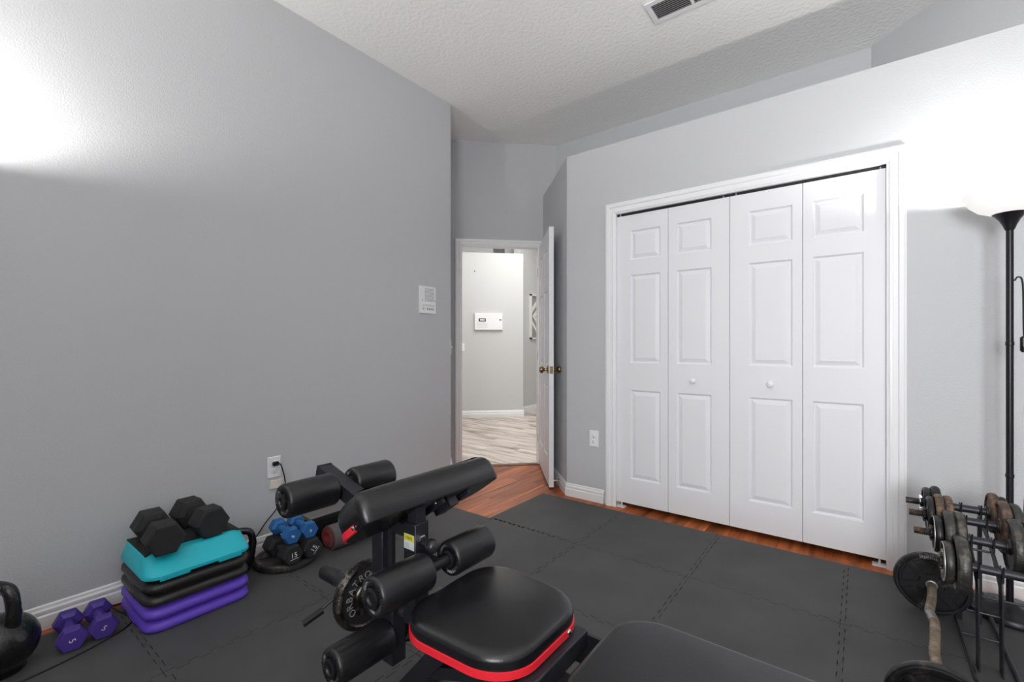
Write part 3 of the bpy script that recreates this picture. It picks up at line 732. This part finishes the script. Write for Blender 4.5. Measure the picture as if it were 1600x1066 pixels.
for xx in (.05, .12):
    for sy in (-.14, .0): MB().lathe([(.006, 0), (.005, .003)], PM @ Vector((xx, sy, -.001)), -uz, 8).build('screw', 'chrome', pp)
MB().beam(PM @ Vector((.05, yb - .930, -.012)), PM @ Vector((.13, yb - .930, -.012)), .036, .025, uz).build('pad_mount', 'steel_black', pp)

# ---------------------------------------------------------------- weight plates
def plate_profile(r, t, hole):
    """closed lathe profile with raised rim and hub, symmetric about mid plane"""
    a = t / 2
    half = [(hole, a), (hole + .012, a), (hole + .015, a * .72), (r * .80, a * .62), (r * .845, a), (r - a * .55, a), (r - a * .15, a * .7), (r, a * .2)]
    return half + [(q, -h) for q, h in reversed(half)]
def plate_parts(root_or_parent, name, c, axis, r, t, m, seg=40, hole=.0135):
    return MB().lathe(plate_profile(r, t, hole), c, axis, seg, closed=True).build(name, m, root_or_parent, angle=35)
def arc_text(txt, parent, c, right, up, r, size, span, start, m, depth=.0012):
    """letters on an arc, clockwise from angle start (deg, 90 = up), outward tops"""
    R_, U_ = Vector(right).normalized(), Vector(up).normalized()
    for k, ch in enumerate(txt):
        t = math.radians(start - span * k); o = R_ * math.cos(t) + U_ * math.sin(t); tang = R_ * math.sin(t) - U_ * math.cos(t)
        text_mesh('raised_letter', ch, size, m, parent, frame_mtx(Vector(c) + o * r, tang, o), depth)
worn('plate_steel', srgb(62, 60, 58), srgb(150, 142, 134), 0.45, 0.24, 0.8, 40)
pl = thing('weight_plate', 'round iron weight plate loaded on the leg lever peg of the bench', 'weight plate', (-1.25, yb, .325), world=False)
plate_parts(pl, 'disc', (0, 0, 0), (1, 0, 0), .108, .032, 'plate_steel', hole=.025)
MB().lathe([(.0905, .0102), (.0905, .0108), (.030, .0108), (.030, .0102)], (0, 0, 0), (1, 0, 0), 40, closed=True).build('face_paint', 'slot_dark', pl)
arc_text('ORBATRON', pl, (.0112, 0, 0), (0, 1, 0), (0, 0, 1), .062, .030, 21, 214, 'letter_grey')

# ================================================================ FLOOR LAMPS
def torchiere(name, label, x, y):
    t = thing(name, label, 'floor lamp', (x, y, MT))
    MB().lathe([(.0, 0), (.128, 0), (.134, .006), (.134, .016), (.128, .026), (.10, .032), (.035, .038), (.02, .05), (.012, .055)], (x, y, MT), (0, 0, 1), 40).build('base', 'lamp_black', t)
    MB().lathe([(.0115, .05), (.0115, .56), (.0135, .562), (.0135, .575), (.0115, .577), (.0115, 1.10), (.0135, 1.102), (.0135, 1.115), (.0115, 1.117), (.0115, 1.585)], (x, y, MT), (0, 0, 1), 16).build('pole', 'lamp_black', t)
    MB().lathe([(.0125, 1.583), (.016, 1.59), (.021, 1.605), (.030, 1.625), (.044, 1.644), (.052, 1.652), (.048, 1.650), (.01, 1.62)], (x, y, 0), (0, 0, 1), 28).build('socket_cup', 'lamp_black', t)
    inner = [(.0, 1.662), (.06, 1.664), (.092, 1.678), (.118, 1.703), (.136, 1.738), (.138, 1.742)]
    outer = [(.142, 1.742), (.139, 1.735), (.121, 1.698), (.095, 1.672), (.062, 1.656), (.0, 1.652)]
    MB().lathe(inner + outer, (x, y, 0), (0, 0, 1), 48).build('bowl_shade', 'frosted_bowl', t, angle=60)
    return t
t = torchiere('floor_lamp', 'black torchiere floor lamp with white bowl right of the closet', *LAMP_R)
torchiere('floor_lamp', 'black torchiere floor lamp beside the left wall, out of frame', *LAMP_L)
torchiere('floor_lamp', 'black torchiere floor lamp added as unseen fill light behind the camera', *LAMP_FILL)  # extra lamp put in only for its fill light
lx, ly = LAMP_R
cd = MB().tube([(lx + .012, ly - .004, 1.375), (lx + .022, ly - .008, 1.39), (lx + .034, ly - .01, 1.36), (lx + .036, ly - .012, 1.18), (lx + .038, ly - .012, 1.145)], .003, 8, 5).build('cord', 'cord_black', t)
MB().tube([(lx + .040, ly - .013, 1.09), (lx + .045, ly - .013, 1.0), (lx + .040, ly - .012, .85), (lx + .048, ly - .012, .65), (lx + .038, ly - .012, .45), (lx + .046, ly - .01, .25), (lx + .06, ly + .02, .06), (lx + .12, ly + .1, .02)], .003, 8, 5).build('cord', 'cord_black', t)
s_ = MB().box(lx + .026, lx + .052, ly - .024, ly - .003, 1.085, 1.15, .006).build('foot_switch', 'plastic_black', t)
MB().cyl((lx + .032, ly - .028, 1.10), (lx + .049, ly - .028, 1.10), .007, 12).build('switch_dial', 'plastic_black', s_)

# ================================================================ DUMBBELL RACK AND ADJUSTABLE DUMBBELLS
rk = thing('dumbbell_rack', 'black wire dumbbell rack holding the loaded plate dumbbells', 'dumbbell rack', (.355, 2.42, MT))
TI = [(2.20, .352), (2.33, .404), (2.44, .440), (2.55, .458)]       # tiers: y, bar height
for xx in (.316, .372):
    pts = [(2.185, MT), (2.205, .30), (2.225, .336), (2.33, .388), (2.44, .424), (2.56, .442), (2.575, .425), (2.46, .395), (2.34, .355), (2.25, .30), (2.235, .24), (2.23, MT)]
    pts = [(2.170, MT), (2.176, .06), (2.170, .10), (2.180, .14), (2.174, .18), (2.184, .22), (2.178, .26), (2.186, .30), (2.190, .336), (2.33, .386), (2.44, .422), (2.58, .441), (2.585, .418), (2.44, .392), (2.33, .352), (2.235, .29), (2.225, .20), (2.22, MT)]
    side = MB().rings([[(xx - .002, y, z) for y, z in pts], [(xx + .002, y, z) for y, z in pts]]).build('side_rail', 'steel_black', rk, weld=False)
    for y, z in TI:
        a = z - .016
        pts2 = [(y - .024, a - .012), (y - .027, z + .022), (y - .034, z + .032), (y - .020, z + .020), (y - .015, a), (y + .015, a), (y + .019, z + .018), (y + .026, a - .012)]
        MB().rings([[(xx - .0025, q, w) for q, w in pts2], [(xx + .0025, q, w) for q, w in pts2]]).build('hook', 'steel_black', side, weld=False)
    MB().box(xx - .006, xx + .006, 2.548, 2.566, MT, .43).build('upright', 'steel_black', rk)
for y, z in ((2.205, .20), (2.555, .33), (2.555, .12), (2.36, .363)):
    MB().cyl((.314, y, z), (.374, y, z), .004, 8).build('cross_rod', 'steel_black', rk)
for xx in (.299, .408):
    MB().tube([(xx, 2.76, .055), (xx, 2.70, .036), (xx, 2.20, MT + .006), (xx, 2.10, MT + .005)], .0055 if xx < .35 else .0075, 8).build('base_rod', 'steel_black', rk)
for y, z in ((2.70, .042), (2.60, .036), (2.40, .028)):
    MB().cyl((.297, y, z), (.410, y, z), .004, 8).build('cross_rod', 'steel_black', rk)
MB().cyl((.300, 2.56, .12), (.56, 2.56, .12), .005, 8).build('cross_rod', 'steel_black', rk)
def adj_dumbbell(label, y, z, x0, gl, gr, left, right, thr, collar, handle='steel_black', rings=()):
    """bar along x from x0; gl/gr inner faces of the plate stacks; left/right: plate lists (r, t, material) from grip outward"""
    t = thing('adjustable_dumbbell', label, 'dumbbell', (x0 + .19, y, z), group='plate-loaded dumbbells on the rack')
    x1 = gr + (gl - x0)
    MB().cyl((gl - .002, y, z), (gr + .002, y, z), .0145, 18).build('handle', handle, t)
    mb = MB(); prof = []
    n = 26; L = gl - x0
    for k in range(n): prof += [(.0112, L * k / n), (.0132, L * (k + .35) / n), (.0132, L * (k + .6) / n), (.0112, L * (k + .95) / n)]
    for a, ax in (((x0, y, z), (1, 0, 0)), ((x1, y, z), (-1, 0, 0))): MB().lathe(prof, a, ax, 14).build('threaded_end', thr, t, angle=20)
    for side, start, sg, plates in ((0, gl, -1, left), (1, gr, 1, right)):
        xx = start + sg * .006
        MB().lathe([(.0145, 0), (.024, 0), (.024, .006), (.0145, .006)], (start, y, z), (sg, 0, 0), 20).build('inner_collar', 'steel_black', t)
        for r, th_, mm in plates:
            plate_parts(t, 'plate', (xx + sg * th_ / 2, y, z), (1, 0, 0), r, th_, mm, 36); xx += sg * (th_ + .0008)
        if sg < 0 and rings:
            for ra, rb_ in rings: MB().lathe([(ra, -.0008), (ra, .0012), (rb_, .0012), (rb_, -.0008)], (xx, y, z), (sg, 0, 0), 36, closed=True).build('painted_ring', 'letter_grey', t)
        nut = MB().lathe([(.014, 0), (.022, 0), (.024, .003), (.024, .008), (.020, .011), (.014, .011)], (xx, y, z), (sg, 0, 0), 16).build('spin_lock_nut', collar, t)
        for k in range(6):
            a = k * PI / 3
            MB().beam((xx + sg * .001, y + math.cos(a) * .02, z + math.sin(a) * .02), (xx + sg * .010, y + math.cos(a) * .02, z + math.sin(a) * .02), .012, .016, (0, math.cos(a), math.sin(a))).build('nut_lobe', collar, nut)
    return t
adj_dumbbell('plate-loaded dumbbell on the lowest, nearest rack tier, two dark plates', 2.20, .352, .168, .298, .436,
             [(.098, .036, 'plate_worn'), (.071, .026, 'plate_worn')], [(.098, .036, 'plate_worn'), (.071, .026, 'plate_worn')], 'thread_dark', 'plate_worn', rings=((.030, .042), (.0625, .067)))
adj_dumbbell('plate-loaded dumbbell on the second lowest rack tier, grey plates and rusty thread', 2.33, .405, .161, .306, .402,
             [(.092, .028, 'plate_worn'), (.093, .030, 'plate_worn'), (.068, .024, 'plate_black')], [(.098, .034, 'plate_worn'), (.092, .028, 'plate_worn')], 'thread_rusty', 'plate_black', rings=((.059, .064),))
adj_dumbbell('plate-loaded dumbbell with brown rusty plates on the second highest rack tier', 2.44, .441, .153, .285, .398,
             [(.084, .024, 'plate_rusty'), (.086, .026, 'plate_rusty'), (.072, .022, 'plate_black')], [(.095, .026, 'plate_rusty'), (.090, .028, 'plate_worn')], 'thread_rusty', 'plate_black')
adj_dumbbell('plate-loaded dumbbell on the highest rack tier nearest the closet wall', 2.55, .459, .150, .262, .388,
             [(.073, .028, 'plate_black'), (.063, .024, 'plate_black')], [(.077, .026, 'plate_rusty'), (.066, .022, 'plate_black')], 'thread_dark', 'chrome')

# ================================================================ EZ CURL BAR WITH PLATES
bz, half = .134, .44
BC, BR = (.200, 2.10), math.radians(-3.9)
cb = thing('curl_bar', 'worn zigzag curl barbell lying on the floor with a plate at each end', 'barbell', (BC[0], BC[1], bz), (0, 0, BR), world=False)
MB().tube([(0, half - .02, 0), (0, half - .08, 0), (-.003, half - .16, 0), (-.010, half - .25, 0), (-.011, half - .29, 0), (-.001, half - .35, 0), (0, half - .40, 0), (-.003, half - .50, 0), (-.006, half - .58, 0), (0, half - .70, 0), (0, -half + .02, 0)], .0145, 14, 5).build('bar', 'bar_rusty', cb)
MB().cyl((-.010, half - .295, 0), (-.001, half - .348, 0), .0150, 14).build('bare_bend', 'bar_bare', cb)
for y, sg in ((half, 1), (-half, -1)):
    e = MB().cyl((0, y - sg * .03, 0), (0, y + sg * .15, 0), .0135, 14).build('sleeve', 'thread_dark', cb)
    MB().lathe([(.0145, 0), (.018, 0), (.019, .004), (.019, .008), (.0145, .010)], (0, y - sg * .018, 0), (0, -sg, 0), 20).build('collar', 'bar_bare', e)
def spoke_plate(label, y, r, m):
    t = thing('weight_plate', label, 'weight plate', (BC[0] - math.sin(BR) * y, BC[1] + math.cos(BR) * y, bz + r - .122), (0, 0, BR), world=False, group='plates on the curl bar')
    a = .017
    half_ = [(.0145, a), (.038, a), (.041, a * .55), (r * .84, a * .45), (r * .87, a * .95), (r * .93, a), (r * .95, a * .8), (r - .002, a * .75), (r, a * .3)]
    d = MB().lathe(half_ + [(q, -h) for q, h in reversed(half_)], (0, 0, 0), (0, 1, 0), 56, closed=True).build('disc', m, t, angle=30)
    for sg in (-1, 1):
        for k in range(6):
            an = k * PI / 3 + .25; c, s_ = math.cos(an), math.sin(an)
            MB().beam((c * .036, sg * a * .62, s_ * .036), (c * r * .85, sg * a * .62, s_ * r * .85), .020, a * .7, (0, 1, 0)).build('spoke', m, d)
        for k in range(6):
            an = k * PI / 3 + .25 + PI / 6
            ro = [(r * .46, an - .22), (r * .46, an + .22), (r * .78, an + .36), (r * .8, an), (r * .78, an - .36)]
            MB().rings([[(q * math.cos(w), sg * a * .40, q * math.sin(w)) for q, w in ro], [(q * math.cos(w) * .985, sg * a * .70, q * math.sin(w) * .985) for q, w in ro]]).build('web_panel', m, d, weld=False)
    return t
spoke_plate('dark iron plate on the far end of the curl bar by the closet casing', half, .122, 'cast_iron')
spoke_plate('glossy black iron plate on the near end of the curl bar at bottom right', -half, .122, 'plate_black')

# ================================================================ STEP PLATFORM STACK
SX, SY, SH = -2.322, .706, .050
step_ol = rrect(.198, .190, .055, 3)
def ol(ins):
    f = lambda v, h: v
    return [(x - ins * x / .198, y - ins * y / .190) for x, y in step_ol]
def riser(m, z, label, group):
    t = thing('step_riser', label, 'step riser', (SX, SY, z), world=False, group=group)
    R = [(.020, 0), (.006, .001), (.001, .007), (0, .014), (.002, .024), (.010, .033), (.016, .0365), (.022, .040), (.022, .0496), (.045, .0496)]
    MB().rings([[(x, y, h) for x, y in ol(i)] for i, h in R]).build('riser_body', m, t, angle=45)
    for sg in (-1, 1):
        MB().box(-.05, .05, sg * .188 - .003, sg * .188 + .003, .001, .010, .002).build('foot_notch', m, t)
    return t
z = MT
riser('purple_plastic', z, 'purple plastic step riser at the very bottom of the stack', 'step risers in the stack'); z += SH
riser('purple_plastic', z, 'purple plastic step riser second from the bottom of the stack', 'step risers in the stack'); z += SH
riser('black_plastic', z, 'lower of the two black plastic step risers in the stack', 'step risers in the stack'); z += SH
riser('black_plastic', z, 'upper black plastic step riser right under the teal platform', 'step risers in the stack'); z += SH
tp = thing('step_platform', 'teal step platform with black rubber top on the riser stack', 'step platform', (SX, SY, z), world=False)
def tealring(ix0, ix1, iy, h): 
    return [(x * (1) + (-ix1 if x > 0 else ix0) * abs(x) / .198, y - iy * y / .190, h) for x, y in step_ol]
MB().rings([tealring(.012, .012, .01, 0.0), tealring(.0, .0, 0, .004), tealring(.0, .0, 0, .016), tealring(.012, .026, .005, .034), tealring(.03, .076, .012, .068), tealring(.034, .082, .017, .074), tealring(.042, .09, .024, .076)]).build('platform_body', 'teal_plastic', tp, angle=40)
for ya, yb2 in ((-.145, -.045), (.055, .145)): MB().box(.185, .1985, ya, yb2, -.006, .014, .003).build('skirt_lug', 'teal_plastic', tp)
top = []
for k in range(13):
    v = -1 + 2 * k / 12; top.append((.110 - .034 * (1 - v ** 4), v * .170))
for k in range(13):
    v = 1 - 2 * k / 12; top.append((-.150 + .01 * (1 - v * v), v * .170))
MB().prism(top, .0735, .0785).build('rubber_top', 'rubber_black', tp)
STEP_TOP = z + .0785

# ================================================================ HEX DUMBBELLS
def hex_dumbbell(name, label, loc, rz, R, L, hl, m, grip_r, grip_m, group, round_=.10, txt=None, tsize=.03, trot=0, under=False, tm='print_white', roll=0.0):
    """bar along local x, resting on a flat; loc = centre height set by caller"""
    t = thing(name, label, 'dumbbell', loc, (roll, 0, rz), group=group, world=False)
    h = L / 2
    for sg in (-1, 1):
        # head: hexagonal loft, chamfered outer face
        prof = [(R * .62, h - hl - .004), (R * .93, h - hl + .004), (R, h - hl + .012), (R, h - .012), (R * .90, h - .001), (R * .86, h)]
        hd = MB().lathe(prof, (0, 0, 0), (sg, 0, 0), 6, phase=0.0).build('head', m, t, angle=12)
        bv = hd.modifiers.new('soft edge', 'BEVEL'); bv.width = R * round_; bv.segments = 3; bv.limit_method = 'ANGLE'; bv.angle_limit = math.radians(14)
        if txt and sg > 0:
            mtx = frame_mtx((h + .0004, 0, 0), (0, math.cos(trot), math.sin(trot)), (0, -math.sin(trot), math.cos(trot)))
            text_mesh('weight_number', txt, tsize, tm, hd, mtx, .0004)
            if under:
                o = Vector((0, -math.sin(trot), math.cos(trot))) * -(tsize * .52); r_ = Vector((0, math.cos(trot), math.sin(trot))) * tsize * .62
                MB().beam(Vector((h + .0004, 0, 0)) + o - r_, Vector((h + .0004, 0, 0)) + o + r_, .0016, .002, (1, 0, 0)).build('underline', tm, hd)
    n = h - hl
    MB().lathe([(grip_r * .86, -n), (grip_r * .92, -n * .7), (grip_r * 1.06, -n * .25), (grip_r * 1.06, n * .25), (grip_r * .92, n * .7), (grip_r * .86, n)], (0, 0, 0), (1, 0, 0), 20).build('grip', grip_m, t)
    return t
HZ = STEP_TOP + .068 * .866 + .0005
hex_dumbbell('hex_dumbbell', 'large black rubber hex dumbbell on the teal platform, left of the pair', (-2.300, .598, HZ), math.radians(-3), .068, .295, .10, 'rubber_black', .016, 'chrome', 'black hex dumbbells on the step platform', .07)
hex_dumbbell('hex_dumbbell', 'large black rubber hex dumbbell on the teal platform, right of the pair', (-2.350, .762, HZ), math.radians(4), .068, .295, .10, 'rubber_black', .016, 'chrome', 'black hex dumbbells on the step platform', .07)
# floor plate with two 15s and two blue ones
PZ = MT + .036
fp = thing('weight_plate', 'worn iron weight plate lying flat on the mat under the dumbbells', 'weight plate', (-2.335, 1.146, MT + .018), world=False)
plate_parts(fp, 'disc', (0, 0, 0), (0, 0, 1), .150, .036, 'plate_worn', 48)
for k in range(6):
    an = k * PI / 3; MB().beam((math.cos(an) * .04, math.sin(an) * .04, .0125), (math.cos(an) * .125, math.sin(an) * .125, .0125), .02, .005).build('spoke', 'plate_worn', fp)
r15 = .052; z15 = PZ + r15 * .866 + .0005
hex_dumbbell('hex_dumbbell', 'black hex dumbbell reading 15 upright, on the flat plate', (-2.300, 1.108, z15), math.radians(0), r15, .235, .078, 'rubber_black', .015, 'rubber_black', 'black fifteens on the flat plate', .08, '15', .034, math.radians(4), True)
hex_dumbbell('hex_dumbbell', 'black hex dumbbell reading 15 on a slant, beside the rolled mat', (-2.298, 1.210, z15), math.radians(-1), r15, .235, .078, 'rubber_black', .015, 'rubber_black', 'black fifteens on the flat plate', .08, '15', .034, math.radians(48), True)
rb = .043; zb = z15 + r15 * .866 + rb * .866 + .0005
hex_dumbbell('hex_dumbbell', 'blue vinyl dumbbell on the black fifteens, nearer the step stack', (-2.315, 1.126, zb), math.radians(-5), rb, .215, .052, 'blue_vinyl', .0175, 'blue_vinyl', 'blue dumbbells on top of the black pair', .16, '8', .022, math.radians(60))
hex_dumbbell('hex_dumbbell', 'blue vinyl dumbbell on the black fifteens, nearer the rolled mat', (-2.315, 1.216, zb), math.radians(-5), rb, .215, .052, 'blue_vinyl', .0175, 'blue_vinyl', 'blue dumbbells on top of the black pair', .16, '8', .022, math.radians(20))
rp = .045; zp = MT + rp * .866 + .0005
hex_dumbbell('hex_dumbbell', 'purple vinyl dumbbell marked 5 next to the large kettlebell', (-2.345, .343, zp), math.radians(-5), rp, .20, .046, 'purple_vinyl', .0175, 'purple_vinyl', 'purple dumbbells on the mat by the left wall', .16, '5', .026, math.radians(-75))
hex_dumbbell('hex_dumbbell', 'purple vinyl dumbbell marked 5 next to the step stack', (-2.352, .430, zp), math.radians(-4), rp, .20, .046, 'purple_vinyl', .0175, 'purple_vinyl', 'purple dumbbells on the mat by the left wall', .16, '5', .026, math.radians(-40))

# ================================================================ KETTLEBELLS
def kettlebell(label, loc, rz, r, htop, hw_, hr):
    t = thing('kettlebell', label, 'kettlebell', loc, (0, 0, rz), world=False)
    n = 14; prof = [(0, 0), (r * .62, 0), (r * .66, .004)]
    for k in range(3, n + 1):
        a = PI * k / n; prof.append((r * math.sin(a), r * .94 - r * .96 * math.cos(a)))
    prof = [q for q in prof if q[0] >= 0]
    b = MB().lathe(prof, (0, 0, 0), (0, 0, 1), 36).build('bell', 'hammer_black', t, angle=60)
    zb_ = r * 1.55
    pts = [(-hw_ * .82, 0, zb_ - .02), (-hw_ * .97, 0, zb_ + .02), (-hw_, 0, zb_ + (htop - hr - zb_) * .55), (-hw_ * .80, 0, htop - hr - hw_ * .22), (-hw_ * .35, 0, htop - hr), (hw_ * .35, 0, htop - hr), (hw_ * .80, 0, htop - hr - hw_ * .22), (hw_, 0, zb_ + (htop - hr - zb_) * .55), (hw_ * .97, 0, zb_ + .02), (hw_ * .82, 0, zb_ - .02)]
    MB().tube(pts, hr, 16, 5, radii=[hr * 1.25, hr * 1.12, hr, hr, hr, hr, hr, hr * 1.12, hr * 1.25]).build('handle', 'hammer_black', t, angle=60)
    return t
kettlebell('large glossy black kettlebell by the left wall next to purple dumbbells', (-2.300, .163, MT), math.radians(30), .101, .305, .058, .0195)
kettlebell('smaller black kettlebell between the step stack and the flat plate', (-2.405, .957, MT), math.radians(62), .060, .208, .050, .0165)

# ================================================================ ROLLED MAT, BOX
rm = thing('exercise_mat', 'rolled exercise mat, grey outside and red inside, behind the bench', 'exercise mat', (-2.29, 1.66, MT))
def spiral(off):
    out = []
    for k in range(81):
        a = k / 80 * 2 * PI * 3.1; r = .056 - .0092 * a / (2 * PI) + off
        out.append((-2.295 + math.cos(a - 1.0) * r * 1.0, MT + .0605 + math.sin(a - 1.0) * r))
    return out
o_, i_ = spiral(0.0045), spiral(0.0)
i2_ = spiral(-.0035)
tail_o = [(-2.222, MT + .0), (-2.215, MT + .004)]
def sheet(A, B, y0, y1, nm, m, par):
    mb = MB(); V = [[mb.b.verts.new((x, y, z)) for x, z in Pq] for Pq in (A, B) for y in (y0, y1)]
    a0, a1, b0, b1 = V
    for k in range(len(A) - 1):
        mb.face([a0[k], a0[k + 1], a1[k + 1], a1[k]]); mb.face([b0[k], b1[k], b1[k + 1], b0[k + 1]])
        mb.face([a0[k], b0[k], b0[k + 1], a0[k + 1]]); mb.face([a1[k], a1[k + 1], b1[k + 1], b1[k]])
    for k in (0, -1): mb.face([a0[k], a1[k], b1[k], b0[k]])
    return mb.build(nm, m, par, angle=60)
sheet(o_, i_, 1.345, 1.95, 'outer_face', 'mat_grey', rm); sheet(i_, i2_, 1.344, 1.951, 'inner_face', 'mat_red', rm)
# loose outer wrap
def wrap(r0, off):
    out = []
    for k in range(31):
        a = -1.25 + k / 30 * 4.2; out.append((-2.268 + math.cos(a) * (.062 + off), MT + .066 + math.sin(a) * (.060 + off)))
    return out
A, B, Cc = wrap(0, .0045), wrap(0, 0), wrap(0, -.0035)
sheet(A, B, 1.340, 1.95, 'outer_face', 'mat_grey', rm); sheet(B, Cc, 1.339, 1.951, 'inner_face', 'mat_red', rm)
bxo = thing('storage_box', 'low black box with dark grey lid against wall behind rolled mat', 'box', (-2.44, 1.6, 0))
MB().box(-2.525, -2.372, 1.30, 1.92, .012, .150, .004).build('box_body', 'plastic_black', bxo)
MB().box(-2.528, -2.366, 1.295, 1.925, .150, .172, .004).build('lid', 'box_lid', bxo)
MB().box(-2.3665, -2.362, 1.295, 1.925, .146, .171, .002).build('lid_edge', 'plastic_black', bxo)

# ================================================================ CORD
pc = thing('power_cord', 'thin black cord plugged in the left wall outlet, trailing across the mat', 'cord', (-2.5, .9, MT))
pg = MB().box(XL + .0085, XL + .030, 1.166, 1.196, .460, .482, .004).build('plug', 'plastic_black', pc)
MB().tube([(XL + .020, 1.190, .470), (XL + .028, 1.204, .462), (XL + .030, 1.215, .425), (XL + .030, 1.224, .385), (XL + .03, 1.226, .33), (XL + .03, 1.19, .24), (XL + .034, 1.12, .17), (XL + .032, 1.07, .11), (XL + .026, .98, .06), (XL + .024, .90, .035), (XL + .024, .70, .006), (XL + .026, .53, .006), (XL + .05, .492, MT + .005), (-2.42, .505, MT + .003), (-2.33, .520, MT + .003), (-2.275, .495, MT + .003), (-2.232, .42, MT + .003), (-2.195, .31, MT + .003), (-2.175, .18, MT + .003), (-2.20, .02, MT + .003), (-2.26, -.08, MT + .003)], .0033, 8, 6).build('cable', 'cord_black', pc)
